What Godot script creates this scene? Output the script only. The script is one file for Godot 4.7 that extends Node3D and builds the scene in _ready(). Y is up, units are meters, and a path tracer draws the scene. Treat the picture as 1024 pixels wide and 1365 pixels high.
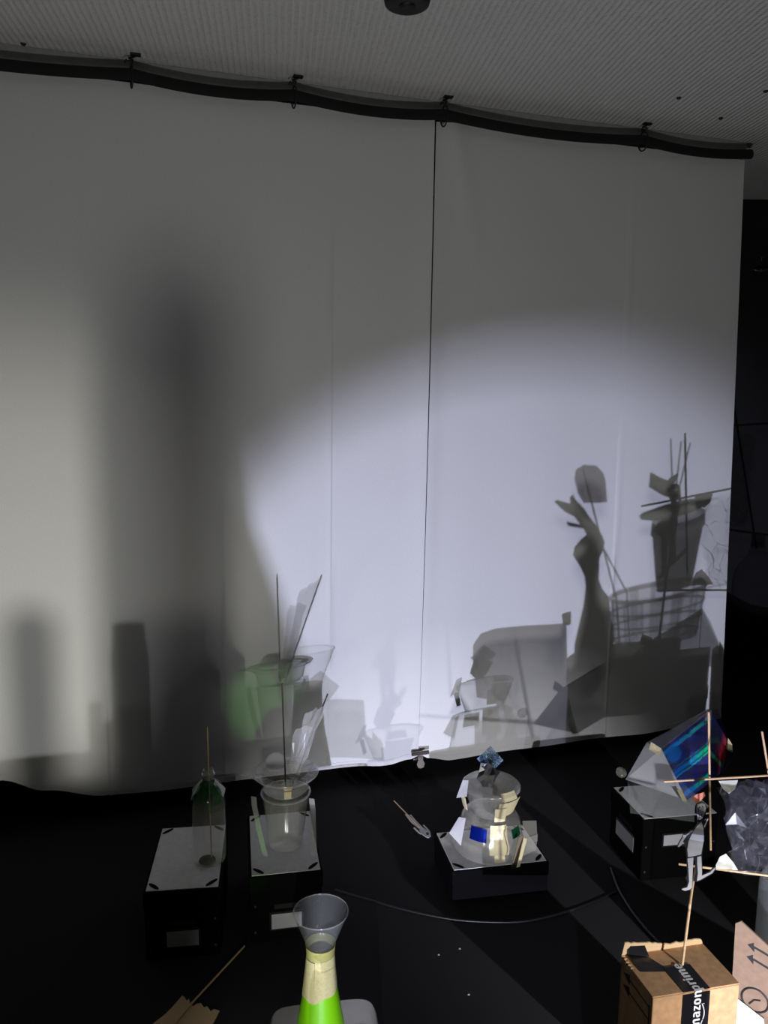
extends Node3D

const FOCAL := 1025.0                      # focal length in pixels of the 1024 x 1365 frame
const MAIN_TORCH := Vector3(0.10, 0.06, 0.30)
const SCREEN_TURN := 16.5                  # the sheets hang at this angle to the camera
var cam: Camera3D
var M := {}
var used := {}
var origin := Vector3(0.148, 0.0, -3.005)  # a point at the foot of the hanging sheets
var along := Vector3.RIGHT
var facing := Vector3.BACK
var rng := RandomNumberGenerator.new()

# ------------------------------------------------------------------ geometry
class G:
	var st := SurfaceTool.new()
	var n := 0
	func _init() -> void:
		st.begin(Mesh.PRIMITIVE_TRIANGLES)
	func tri(a: Vector3, b: Vector3, c: Vector3, sm := -1, ua := Vector2.ZERO, ub := Vector2.ZERO, uc := Vector2.ZERO) -> void:
		if (b - a).cross(c - a).length_squared() < 1e-16:
			return
		st.set_smooth_group(sm)
		st.set_uv(ua); st.add_vertex(a)
		st.set_uv(uc); st.add_vertex(c)
		st.set_uv(ub); st.add_vertex(b)
		n += 1
	func quad(a: Vector3, b: Vector3, c: Vector3, d: Vector3, sm := -1) -> void:
		tri(a, b, c, sm, Vector2(0, 1), Vector2(1, 1), Vector2(1, 0))
		tri(a, c, d, sm, Vector2(0, 1), Vector2(1, 0), Vector2(0, 0))
	func hexa(p: Array) -> void:   # eight corners: bottom four, then top four, counter-clockwise seen from above
		quad(p[3], p[2], p[1], p[0]); quad(p[4], p[5], p[6], p[7])
		for i in 4:
			var j := (i + 1) % 4
			quad(p[i], p[j], p[j + 4], p[i + 4])
	func slab(a: Vector3, b: Vector3, c: Vector3, d: Vector3, t: float) -> void:   # a sheet of thickness t behind a, b, c, d
		var o := -(b - a).cross(d - a).normalized() * t
		quad(a, b, c, d); quad(d + o, c + o, b + o, a + o)
		var p := [a, b, c, d]
		for i in 4:
			var j := (i + 1) % 4
			quad(p[j], p[i], p[i] + o, p[j] + o)
	func box(x: Transform3D, size: Vector3, bev := 0.0) -> void:
		var h := size / 2.0
		bev = minf(bev, minf(h.x, minf(h.y, h.z)) * 0.9)
		if bev <= 0.0:
			var p := []
			for s in [[-1, -1, 1], [1, -1, 1], [1, -1, -1], [-1, -1, -1], [-1, 1, 1], [1, 1, 1], [1, 1, -1], [-1, 1, -1]]:
				p.append(x * Vector3(s[0] * h.x, s[1] * h.y, s[2] * h.z))
			hexa(p)
			return
		var corner := func(sx, sy, sz, k) -> Vector3:
			var v := Vector3(sx * (h.x - bev), sy * (h.y - bev), sz * (h.z - bev))
			v[k] += [sx, sy, sz][k] * bev
			return x * v
		for k in 3:
			var i := (k + 1) % 3
			var j := (k + 2) % 3
			for s in [-1, 1]:
				var q := []
				for t in [[-1, -1], [1, -1], [1, 1], [-1, 1]]:
					var g := [0, 0, 0]
					g[k] = s; g[i] = t[0]; g[j] = t[1]
					q.append(corner.call(g[0], g[1], g[2], k))
				if s > 0: quad(q[0], q[1], q[2], q[3])
				else: quad(q[3], q[2], q[1], q[0])
			for si in [-1, 1]:
				for sj in [-1, 1]:
					var a := [0, 0, 0]
					var b := [0, 0, 0]
					a[k] = -1; a[i] = si; a[j] = sj
					b[k] = 1; b[i] = si; b[j] = sj
					var p0: Vector3 = corner.call(a[0], a[1], a[2], i)
					var p1: Vector3 = corner.call(b[0], b[1], b[2], i)
					var p2: Vector3 = corner.call(b[0], b[1], b[2], j)
					var p3: Vector3 = corner.call(a[0], a[1], a[2], j)
					if si * sj > 0: quad(p3, p2, p1, p0)
					else: quad(p0, p1, p2, p3)
		for sx in [-1, 1]:
			for sy in [-1, 1]:
				for sz in [-1, 1]:
					var a: Vector3 = corner.call(sx, sy, sz, 0)
					var b: Vector3 = corner.call(sx, sy, sz, 1)
					var c: Vector3 = corner.call(sx, sy, sz, 2)
					if sx * sy * sz > 0: tri(a, b, c)
					else: tri(a, c, b)
	func tube(path: Array, radius: float, sides := 8, end_radius := -1.0, flat := 1.0) -> void:
		var rings := []
		var up := Vector3.UP
		for i in path.size():
			var d: Vector3 = (path[mini(i + 1, path.size() - 1)] - path[maxi(i - 1, 0)]).normalized()
			if absf(d.dot(up)) > 0.95: up = Vector3.RIGHT if absf(d.x) < 0.9 else Vector3.BACK
			var sx := d.cross(up).normalized()
			var sy := sx.cross(d).normalized()
			var r := radius if end_radius < 0 else lerpf(radius, end_radius, float(i) / (path.size() - 1))
			var ring := []
			for k in sides:
				var a := TAU * k / sides
				ring.append(path[i] + (sx * cos(a) * flat + sy * sin(a)) * r)
			rings.append(ring)
		for i in path.size() - 1:
			for k in sides:
				var l := (k + 1) % sides
				quad(rings[i][l], rings[i][k], rings[i + 1][k], rings[i + 1][l], 1)
		for k in range(1, sides - 1):
			tri(rings[0][0], rings[0][k], rings[0][k + 1])
			tri(rings[-1][0], rings[-1][k + 1], rings[-1][k])
	func lathe(x: Transform3D, prof: Array, segs := 40, from := 0.0, to := TAU, sm := 1) -> void:   # prof: Vector2(radius, height), from the bottom up
		for i in prof.size() - 1:
			for k in segs:
				var a := lerpf(from, to, float(k) / segs)
				var b := lerpf(from, to, float(k + 1) / segs)
				var p: Vector2 = prof[i]
				var q: Vector2 = prof[i + 1]
				quad(x * Vector3(p.x * sin(a), p.y, p.x * cos(a)), x * Vector3(p.x * sin(b), p.y, p.x * cos(b)), x * Vector3(q.x * sin(b), q.y, q.x * cos(b)), x * Vector3(q.x * sin(a), q.y, q.x * cos(a)), sm)
	func plate(x: Transform3D, poly: Array, thick: float, back := 0.0) -> void:   # an outline in the x-y plane, its front face at z = thick
		var pts := PackedVector2Array(poly)
		if Geometry2D.is_polygon_clockwise(pts): pts.reverse()
		var idx := Geometry2D.triangulate_polygon(pts)
		var at := func(i: int, z: float) -> Vector3: return x * Vector3(pts[i].x, pts[i].y, z)
		for t in range(0, idx.size(), 3):
			var a := idx[t]
			var b := idx[t + 1]
			var c := idx[t + 2]
			if (pts[b] - pts[a]).cross(pts[c] - pts[a]) < 0:
				var k := b
				b = c
				c = k
			tri(at.call(a, thick), at.call(b, thick), at.call(c, thick))
			tri(at.call(a, back), at.call(c, back), at.call(b, back))
		for i in pts.size():
			var j := (i + 1) % pts.size()
			quad(at.call(i, back), at.call(j, back), at.call(j, thick), at.call(i, thick))
	func mesh() -> ArrayMesh:
		st.generate_normals()
		return st.commit()

func obj(called: String, g: G, mat: Material, parent: Node = self) -> MeshInstance3D:
	var o := MeshInstance3D.new()
	o.mesh = g.mesh()
	o.material_override = mat
	o.name = numbered(called) if parent == self else called
	parent.add_child(o, true)
	return o

func numbered(called: String) -> String:
	var k: int = used.get(called, 0)
	used[called] = k + 1
	return called if k == 0 else "%s_%03d" % [called, k]

func thing(called: String, label: String, category: String, at := Vector3.ZERO, turn := 0.0, group := "") -> Node3D:
	var o := Node3D.new()
	o.name = numbered(called)
	add_child(o)
	o.position = at
	o.rotation.y = turn
	return tag(o, label, category, group)

func tag(o: Node3D, label: String, category: String, group := "") -> Node3D:
	o.set_meta("label", label)
	o.set_meta("category", category)
	if group: o.set_meta("group", group)
	return o

func struct(called: String, g: G, mat: Material) -> MeshInstance3D:
	var o := obj(called, g, mat)
	o.set_meta("kind", "structure")
	return o

func solid(colour: Color, rough := 0.8, metal := 0.0, spec := 0.5) -> StandardMaterial3D:
	var m := StandardMaterial3D.new()
	m.albedo_color = colour
	m.roughness = rough
	m.metallic = metal
	m.metallic_specular = spec
	return m

func film(colour: Color, alpha: float, rough := 0.1) -> StandardMaterial3D:
	var m := solid(Color(colour, alpha), rough)
	m.transparency = BaseMaterial3D.TRANSPARENCY_ALPHA
	m.cull_mode = BaseMaterial3D.CULL_DISABLED
	return m

func speckled(dark: Color, light: Color, freq: float, scale: float, rough := 0.9, bump := 0.0, seed_ := 1) -> StandardMaterial3D:
	var m := solid(Color.WHITE, rough)
	var t := NoiseTexture2D.new()
	t.width = 512; t.height = 512; t.seamless = true
	var n := FastNoiseLite.new()
	n.seed = seed_; n.frequency = freq; n.fractal_octaves = 4
	t.noise = n
	var ramp := Gradient.new()
	ramp.set_color(0, dark); ramp.set_color(1, light)
	t.color_ramp = ramp
	m.albedo_texture = t
	m.uv1_triplanar = true
	m.uv1_world_triplanar = true
	m.uv1_scale = Vector3.ONE * scale
	if bump > 0.0:
		m.heightmap_enabled = true
		m.heightmap_scale = bump
		m.heightmap_texture = t
	return m

# ------------------------------------------------------------------ where things stand
func ray(px: float, py: float) -> Vector3:
	return (cam.basis * Vector3((px - 512.0) / FOCAL, -(py - 682.5) / FOCAL, -1.0)).normalized()
func at_y(px: float, py: float, y: float) -> Vector3:
	var d := ray(px, py)
	return cam.position + d * (y - cam.position.y) / d.y
func at_z(px: float, py: float, z: float) -> Vector3:
	var d := ray(px, py)
	return cam.position + d * (z - cam.position.z) / d.z
func on_sheet(px: float, py: float) -> Vector2:    # (distance along the sheets, height)
	var d := ray(px, py)
	var p := cam.position + d * ((origin - cam.position).dot(facing) / d.dot(facing))
	return Vector2((p - origin).dot(along), p.y)
func sheet_point(s: float, y: float, out := 0.0) -> Vector3:
	return origin + along * s + Vector3.UP * y + facing * out
func curve_at(table: Array, s: float) -> float:    # table of Vector2, sorted by x
	if s <= table[0].x: return table[0].y
	for i in table.size() - 1:
		if s <= table[i + 1].x:
			var t: float = (s - table[i].x) / (table[i + 1].x - table[i].x)
			return lerpf(table[i].y, table[i + 1].y, t * t * (3.0 - 2.0 * t))
	return table[-1].y

# ------------------------------------------------------------------ lamps
func torch(label: String, pos: Vector3, target: Vector3, colour: Color, energy: float, angle: float, blend: float, spill_colour: Color, spill: float, size: float, snoot := false, lens_r := 0.022) -> void:
	var t := thing("unseen_torch", label, "torch", pos)
	var d := (target - pos).normalized()
	t.basis = Basis.looking_at(d, Vector3.UP)
	var x := Transform3D(Basis(Vector3.RIGHT, -PI / 2), Vector3.ZERO)     # the lathe's axis along the beam
	var body := G.new()
	body.lathe(x, [Vector2(0, -0.13), Vector2(0.014, -0.13), Vector2(0.015, -0.128), Vector2(0.015, -0.045), Vector2(lens_r + 0.004, -0.025), Vector2(lens_r + 0.004, -0.001), Vector2(lens_r, 0.0)], 28)
	obj("body", body, M.black_plastic, t)
	var lens := G.new()
	lens.lathe(x, [Vector2(lens_r, -0.002), Vector2(0, -0.002)], 28)
	var glow := solid(colour, 0.3)
	glow.emission_enabled = true
	glow.emission = colour
	glow.emission_energy_multiplier = 2.0
	obj("lens", lens, glow, t)
	var foot := G.new()
	var low := pos.y
	foot.box(Transform3D(t.basis.inverse(), t.basis.inverse() * Vector3(0, -low / 2.0 - 0.007, 0) + Vector3(0, 0, 0.06)), Vector3(0.05, maxf(low - 0.014, 0.01), 0.09), 0.004)
	obj("stand", foot, M.black_plastic, t)
	var reach := 0.0
	if snoot:      # a pinpoint lamp at the bottom of a matt black tube: its mouth bounds the disc
		reach = lens_r / tan(deg_to_rad(angle)) + 0.003
		var mouth := G.new()
		mouth.lathe(x, [Vector2(lens_r, -0.001), Vector2(lens_r, reach), Vector2(lens_r + 0.003, reach), Vector2(lens_r + 0.003, -0.001)], 48)
		obj("snoot", mouth, solid(Color(0.01, 0.01, 0.01), 1.0, 0.0, 0.0), t)
		var halo := G.new()
		halo.box(Transform3D(Basis(), Vector3(0, lens_r + 0.014, 0.006)), Vector3(0.016, 0.016, 0.012), 0.003)
		obj("added_spill_led", halo, glow, t)  # added glowing block where the wide spill light sits
		var a := AreaLight3D.new()
		a.name = "beam"
		t.add_child(a)
		a.position = Vector3(0, 0, -0.003)
		a.light_color = colour
		a.light_energy = energy
		a.area_size = Vector2(size, size)
		a.area_range = 12.0
		a.shadow_enabled = true
	for k in (2 if spill > 0.0 else 1):
		if snoot and k == 0: continue
		var s := SpotLight3D.new()
		s.name = "beam" if k == 0 else "spill"
		t.add_child(s)
		s.position = Vector3(0, 0, -0.006) if not snoot else Vector3(0, lens_r + 0.014, -0.004)
		s.light_color = colour if k == 0 else spill_colour
		s.light_energy = energy if k == 0 else spill
		s.spot_angle = angle if k == 0 else 78.0
		s.spot_angle_attenuation = blend if k == 0 else 0.5
		s.spot_range = 12.0
		s.spot_attenuation = 2.0
		s.light_size = size if k == 0 else size * 2.5
		s.shadow_enabled = true

func _ready() -> void:
	rng.seed = 7
	# ---------------- camera, air, exposure
	cam = Camera3D.new()
	cam.name = "camera"
	add_child(cam)
	cam.position = Vector3(0, 1.5, 0)
	cam.rotation_degrees = Vector3(-7.5, 0, 0.7)
	cam.fov = rad_to_deg(2.0 * atan(682.5 / FOCAL))
	cam.near = 0.05
	cam.current = true
	var e := Environment.new()
	e.background_mode = Environment.BG_COLOR
	e.background_color = Color.BLACK
	e.tonemap_mode = Environment.TONE_MAPPER_LINEAR
	e.tonemap_exposure = 1.0
	e.sdfgi_enabled = true
	e.ssao_enabled = true
	e.ssil_enabled = true
	var we := WorldEnvironment.new()
	we.name = "environment"
	we.environment = e
	add_child(we)
	along = Vector3(cos(deg_to_rad(SCREEN_TURN)), 0, -sin(deg_to_rad(SCREEN_TURN)))
	facing = Vector3(sin(deg_to_rad(SCREEN_TURN)), 0, cos(deg_to_rad(SCREEN_TURN)))
	materials()
	# ---------------- unseen torches, out of view, placed for the light they give
	var aim := on_sheet(640, 975)
	torch("unseen black torch on the floor, out of view, throwing the large white disc", MAIN_TORCH, sheet_point(aim.x, aim.y), Color(0.86, 0.87, 1.0), 8.8, 24.0, 0.3, Color(1.0, 1.0, 1.0), 1.7, 0.005, true)  # unseen lamp, placed for the disc and the shadows in it
	var aim2 := on_sheet(60, 790)
	torch("unseen black torch, out of view, lighting the far left of the wide sheet", Vector3(-0.33, 0.19, -0.90), sheet_point(aim2.x, aim2.y), Color(1.0, 0.99, 0.94), 1.5, 25.0, 0.8, Color(1.0, 0.99, 0.94), 0.22, 0.010)  # unseen lamp, aimed to brighten the far left of the sheet
	torch("unseen black torch on a stand, out of view, shining down at the parcel and the prism", Vector3(1.30, 0.60, -0.40), Vector3(0.76, 0.05, -1.85), Color(0.98, 0.98, 1.0), 3.5, 22.0, 1.0, Color(0.95, 0.95, 1.0), 0.05, 0.010)  # unseen lamp, placed to light the parcel, prism and box tops
	var aim4 := on_sheet(350, 935)
	torch("added small green torch, out of view, standing in for light through the green bottle", Vector3(-0.300, 0.06, -1.26), sheet_point(aim4.x, aim4.y), Color(0.45, 0.85, 0.35), 0.28, 6.6, 0.8, Color(0.45, 0.85, 0.35), 0.0, 0.01)  # added: its green patch replaces light through the green bottle
	room()
	sheets()
	rail()
	boxes()
	bottle()
	beaker_tower()
	cup_assembly()
	prism()
	funnel_cone()
	parcel()
	puppets()
	film_frame()
	foreground()
	small_things()

func materials() -> void:
	M.black_plastic = solid(Color(0.04, 0.04, 0.042), 0.45)
	M.carpet = speckled(Color(0.14, 0.14, 0.145), Color(0.225, 0.225, 0.23), 0.25, 6.0, 1.0, 0.15, 3)
	M.carpet.metallic_specular = 0.0
	M.black_wall = speckled(Color(0.06, 0.06, 0.062), Color(0.09, 0.09, 0.092), 0.05, 1.5, 0.95, 0.0, 5)
	M.sheet = speckled(Color(0.86, 0.86, 0.855), Color(0.91, 0.91, 0.905), 0.12, 2.5, 0.95, 0.0, 9)
	M.sheet.backlight_enabled = true
	M.sheet.backlight = Color(0.45, 0.45, 0.45)
	M.hem = solid(Color(0.07, 0.07, 0.072), 0.9)
	M.grey_strip = speckled(Color(0.60, 0.60, 0.59), Color(0.66, 0.66, 0.65), 0.02, 3.0, 0.85, 0.0, 41)
	M.steel = solid(Color(0.58, 0.55, 0.54), 0.35, 1.0)
	M.dark_steel = solid(Color(0.22, 0.22, 0.22), 0.45, 0.8)
	M.card_black = solid(Color(0.035, 0.035, 0.037), 0.75, 0.0, 0.15)
	M.white_paper = speckled(Color(0.80, 0.80, 0.79), Color(0.86, 0.86, 0.85), 0.02, 4.0, 0.8, 0.0, 12)
	M.grey_paper = speckled(Color(0.76, 0.76, 0.76), Color(0.82, 0.82, 0.81), 0.02, 6.0, 0.85, 0.0, 14)
	M.label_paper = solid(Color(0.72, 0.72, 0.73), 0.8)
	M.clear = film(Color(0.85, 0.87, 0.86), 0.06, 0.07)
	M.cloudy = film(Color(0.80, 0.79, 0.74), 0.16, 0.15)
	M.milky = film(Color(0.86, 0.86, 0.88), 0.45, 0.4)
	M.tub = film(Color(0.5, 0.5, 0.5), 0.42, 0.5)
	M.block = film(Color(0.5, 0.5, 0.5), 0.26, 0.5)
	M.cellophane = film(Color(0.55, 0.55, 0.60), 0.06, 0.16)
	M.haze = film(Color(0.80, 0.80, 0.78), 0.27, 0.2)
	M.smoky = film(Color(0.35, 0.35, 0.35), 0.75, 0.4)
	M.frosted = film(Color(0.5, 0.5, 0.5), 0.62, 0.5)
	M.green_glass = film(Color(0.10, 0.32, 0.14), 0.55, 0.1)
	M.lime = solid(Color(0.44, 0.74, 0.02), 0.4)
	M.cone_tape = speckled(Color(0.66, 0.64, 0.44), Color(0.76, 0.73, 0.53), 0.03, 8.0, 0.85, 0.0, 22)
	M.tape = speckled(Color(0.80, 0.75, 0.58), Color(0.90, 0.86, 0.70), 0.03, 8.0, 0.85, 0.0, 21)
	M.wood = speckled(Color(0.72, 0.58, 0.42), Color(0.86, 0.74, 0.58), 0.05, 10.0, 0.7, 0.0, 23)
	M.dark_wood = solid(Color(0.20, 0.17, 0.14), 0.7)
	M.cardboard = speckled(Color(0.60, 0.46, 0.32), Color(0.70, 0.55, 0.39), 0.015, 5.0, 0.9, 0.0, 31)
	M.carton = speckled(Color(0.44, 0.36, 0.29), Color(0.52, 0.43, 0.35), 0.015, 5.0, 0.9, 0.0, 37)
	M.torn = speckled(Color(0.72, 0.60, 0.44), Color(0.85, 0.74, 0.58), 0.08, 12.0, 0.95, 0.0, 33)
	M.ink = solid(Color(0.05, 0.045, 0.05), 0.6)
	M.parcel_tape = solid(Color(0.06, 0.06, 0.075), 0.3)
	M.white_print = solid(Color(0.85, 0.85, 0.86), 0.6)
	M.copper = solid(Color(0.68, 0.36, 0.24), 0.6)
	M.foil = solid(Color(0.72, 0.72, 0.75), 0.22, 1.0)
	M.ceiling = ceiling_material()
	M.holo = holo_sheen_material(0)
	M.holo_red = holo_sheen_material(1)
	M.holo_chip = holo_sheen_material(2)

func ceiling_material() -> StandardMaterial3D:
	# rows of small dents in a painted panel, one repeat is 16 x 16 dents
	var m := solid(Color(0.87, 0.865, 0.855), 0.95)
	var im := Image.create(512, 512, false, Image.FORMAT_L8)
	var r := RandomNumberGenerator.new()
	r.seed = 4
	var jit := []
	for i in 512: jit.append(Vector3(r.randf_range(-2, 2), r.randf_range(-3, 3), r.randf_range(0.6, 1.0)))
	for y in 512:
		for x in 512:
			var cx := x / 32
			var cy := y / 16
			var j: Vector3 = jit[cy * 16 + cx]
			var dx := (x - cx * 32 - 16 - j.x) / 8.0
			var dy := (y - cy * 16 - 8 - j.y * 0.6) / 6.5
			var dent := exp(-(dx * dx + dy * dy)) * j.z
			var rib := 0.25 * exp(-dx * dx)
			var h := clampf(0.9 - 0.65 * dent - rib, 0, 1)
			im.set_pixel(x, y, Color(h, h, h))
	m.heightmap_enabled = true
	m.heightmap_scale = 0.55
	m.heightmap_texture = ImageTexture.create_from_image(im)
	m.uv1_triplanar = true
	m.uv1_scale = Vector3.ONE * 3.1
	return m

func holo_sheen_material(kind: int) -> StandardMaterial3D:
	# the shifting sheen of holographic film, painted in as fixed colour bands
	var m := solid(Color(1, 1, 1, 0.5), 0.2, 0.0, 0.9)
	m.transparency = BaseMaterial3D.TRANSPARENCY_ALPHA
	var im := Image.create(256, 256, false, Image.FORMAT_RGB8)
	var n := FastNoiseLite.new()
	n.seed = 40 + kind
	n.frequency = 0.012
	var n2 := FastNoiseLite.new()
	n2.seed = 77 + kind
	n2.frequency = 0.011
	n2.fractal_type = FastNoiseLite.FRACTAL_NONE
	for y in 256:
		for x in 256:
			var u := x / 256.0
			var v := y / 256.0
			var c := Color(0.30, 0.30, 0.50)
			if kind == 0:
				c = c.lerp(Color(0.16, 0.24, 0.70), clampf(n.get_noise_2d(x, y) + 0.4, 0, 1))
				for b in [[0.10, 0.05, Color(0.15, 0.62, 1.0), Color(0.35, 0.95, 1.0)], [0.50, 0.05, Color(0.15, 0.5, 1.0), Color(0.05, 0.95, 0.6)], [0.57, 0.025, Color(0.15, 0.7, 1.0), Color(0.1, 1.0, 0.5)], [0.90, 0.06, Color(0.15, 0.6, 1.0), Color(0.05, 1.0, 0.75)]]:
					var k := clampf(1.0 - absf(v - b[0] - 0.03 * n.get_noise_2d(x, 9.0)) / b[1], 0, 1)
					c = c.lerp((b[2] as Color).lerp(b[3], smoothstep(0.15, 0.7, u)), smoothstep(0.0, 0.6, k))
				c = c.lerp(Color(0.12, 0.55, 1.0), smoothstep(0.16, 0.1, Vector2(u - 0.14, v - 0.22).length()))
				c = c.lerp(Color(0.55, 0.15, 0.55), 0.6 * smoothstep(0.05, 0.0, absf(u - 0.75 + 0.35 * (v - 0.3))))
				c = c.lerp(Color(0.05, 0.55, 0.45), smoothstep(0.06, 0.04, Vector2(u - 0.86, v - 0.12).length()))
			elif kind == 1:
				c = Color(0.13, 0.13, 0.26)
				c = c.lerp(Color(0.85, 0.12, 0.22), smoothstep(0.16, 0.08, absf(u - 0.55 + 0.4 * (v - 0.2))) * smoothstep(0.5, 0.35, v))
				c = c.lerp(Color(0.1, 0.6, 0.4), smoothstep(0.05, 0.02, absf(v - 0.58 + 0.2 * u)))
				c = c.lerp(Color(0.14, 0.20, 0.5), smoothstep(0.65, 0.8, v))
			else:
				var q := int(floor((n2.get_noise_2d(x, y) * 0.5 + 0.5) * 14.0)) % 5
				c = [Color(0.25, 0.50, 0.95), Color(0.90, 0.92, 0.95), Color(0.25, 0.80, 0.50), Color(0.30, 0.32, 0.40), Color(0.60, 0.58, 0.90)][q]
			im.set_pixel(x, y, c)
	m.albedo_texture = ImageTexture.create_from_image(im)
	return m

# ------------------------------------------------------------------ the room
func room() -> void:
	var x0 := -2.6
	var x1 := 2.7
	var z0 := -4.3
	var z1 := 1.6
	var top := 2.645
	var g := G.new()
	g.box(Transform3D(Basis(), Vector3((x0 + x1) / 2, -0.05, (z0 + z1) / 2)), Vector3(x1 - x0 + 0.2, 0.1, z1 - z0 + 0.2))
	struct("floor", g, M.carpet)
	g = G.new()
	var turn := Basis(Vector3.UP, deg_to_rad(8.0))
	g.box(Transform3D(Basis(), Vector3.ZERO), Vector3(9.0, 0.1, 9.0))
	var c := struct("ceiling", g, M.ceiling)
	c.transform = Transform3D(turn, Vector3((x0 + x1) / 2, top + 0.05, (z0 + z1) / 2))
	for w in [["wall_back", Vector3((x0 + x1) / 2, top / 2, z0 - 0.05), Vector3(x1 - x0 + 0.2, top, 0.1)], ["wall_front", Vector3((x0 + x1) / 2, top / 2, z1 + 0.05), Vector3(x1 - x0 + 0.2, top, 0.1)], ["wall_left", Vector3(x0 - 0.05, top / 2, (z0 + z1) / 2), Vector3(0.1, top, z1 - z0)], ["wall_right", Vector3(x1 + 0.05, top / 2, (z0 + z1) / 2), Vector3(0.1, top, z1 - z0)]]:
		g = G.new()
		g.box(Transform3D(Basis(), w[1]), w[2])
		struct(w[0], g, M.black_wall)
	# smooth grey strip put in for the grey band above the rail
	g = G.new()
	var b0 := on_sheet(-260, 90).x
	var b1 := on_sheet(1000, 205).x
	g.box(Transform3D(Basis(Vector3.UP, deg_to_rad(SCREEN_TURN)), sheet_point((b0 + b1) / 2, top - 0.024, -0.032)), Vector3(b1 - b0, 0.048, 0.022), 0.002)
	struct("grey_strip_1", g, M.grey_strip)
	# round fixture at the upper edge of the picture
	var p := at_y(543, -8, top)
	var f := thing("ceiling_fixture", "small round black fixture on the dented ceiling", "ceiling fixture", p)
	g = G.new()
	g.lathe(Transform3D(), [Vector2(0, -0.032), Vector2(0.05, -0.032), Vector2(0.062, -0.026), Vector2(0.066, -0.01), Vector2(0.068, 0.0)], 36)
	obj("housing", g, M.black_plastic, f)
	g = G.new()
	g.lathe(Transform3D(), [Vector2(0, -0.036), Vector2(0.022, -0.036), Vector2(0.024, -0.031)], 24)
	obj("cover", g, M.dark_steel, f)
	for q in [[31, 58, "small dark screw in the ceiling above the loose end of the rail"], [905, 130, "small dark screw in the ceiling, higher of the pair near the dark corner"], [961, 157, "small dark screw in the ceiling, close to the end of the black rail"], [1021, 121, "small dark screw in the ceiling farthest from the round fixture"]]:
		var s := at_y(q[0], q[1], top)
		g = G.new()
		g.lathe(Transform3D(Basis(), s), [Vector2(0, -0.006), Vector2(0.005, -0.006), Vector2(0.008, -0.003), Vector2(0.009, 0.0)], 14)
		tag(obj("ceiling_screw", g, M.dark_steel), q[2], "screw", "screws in the ceiling")

# ------------------------------------------------------------------ the hanging sheets
func sheet(called: String, label: String, left: Array, right: Array, lower: Array, creases: Array, wave: Callable) -> Node3D:
	# left and right: Vector2(distance along, height) from bottom to top; creases: pressed folds at distances along the sheet
	var t := thing(called, label, "curtain", origin, 0.0, "white sheets of the screen")
	var s0 := minf(left[0].x, left[1].x)
	var s1 := maxf(right[0].x, right[1].x)
	var us := []
	for i in 81: us.append(i / 80.0)
	for cr in creases:
		for k in [-0.012, -0.006, -0.003, 0.0, 0.003, 0.006, 0.012]:
			var u: float = (cr + k - s0) / (s1 - s0)
			if u > 0.0 and u < 1.0: us.append(u)
	us.sort()
	var rows := 70
	var front := []
	for j in rows + 1:
		var v := float(j) / rows
		var line := []
		for u in us:
			var s: float = lerpf(lerpf(left[0].x, left[1].x, v), lerpf(right[0].x, right[1].x, v), u)
			var y0 := curve_at(lower, s)
			var y := lerpf(y0, 2.565, v)
			var out: float = wave.call(s, v, u)
			for cr in creases:
				out += 0.006 * clampf(1.0 - absf(s - cr) / 0.008, 0, 1)
			line.append(along * s + Vector3.UP * y + facing * out)
		front.append(line)
	var g := G.new()
	var back := -facing * 0.0018
	for j in rows:
		for i in us.size() - 1:
			var a: Vector3 = front[j][i]
			var b: Vector3 = front[j][i + 1]
			var c: Vector3 = front[j + 1][i + 1]
			var d: Vector3 = front[j + 1][i]
			g.quad(a, b, c, d, 1)
			g.quad(d + back, c + back, b + back, a + back, 2)
	var last := us.size() - 1
	for j in rows:
		g.quad(front[j][0] + back, front[j][0], front[j + 1][0], front[j + 1][0] + back)
		g.quad(front[j][last], front[j][last] + back, front[j + 1][last] + back, front[j + 1][last])
	for i in last:
		g.quad(front[0][i] + back, front[0][i + 1] + back, front[0][i + 1], front[0][i])
		g.quad(front[rows][i], front[rows][i + 1], front[rows][i + 1] + back, front[rows][i] + back)
	obj("cloth", g, M.sheet, t)
	# the hem sewn along the lower edge
	g = G.new()
	for i in last:
		var a: Vector3 = front[0][i] + facing * 0.0006
		var b: Vector3 = front[0][i + 1] + facing * 0.0006
		g.quad(a, b, b + facing * 0.0012 + Vector3.UP * 0.022, a + facing * 0.0012 + Vector3.UP * 0.022, 1)
		g.quad(a + facing * 0.0012 + Vector3.UP * 0.022, b + facing * 0.0012 + Vector3.UP * 0.022, b + Vector3.UP * 0.0225, a + Vector3.UP * 0.0225)
	obj("hem", g, M.sheet, t)
	return t

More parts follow.
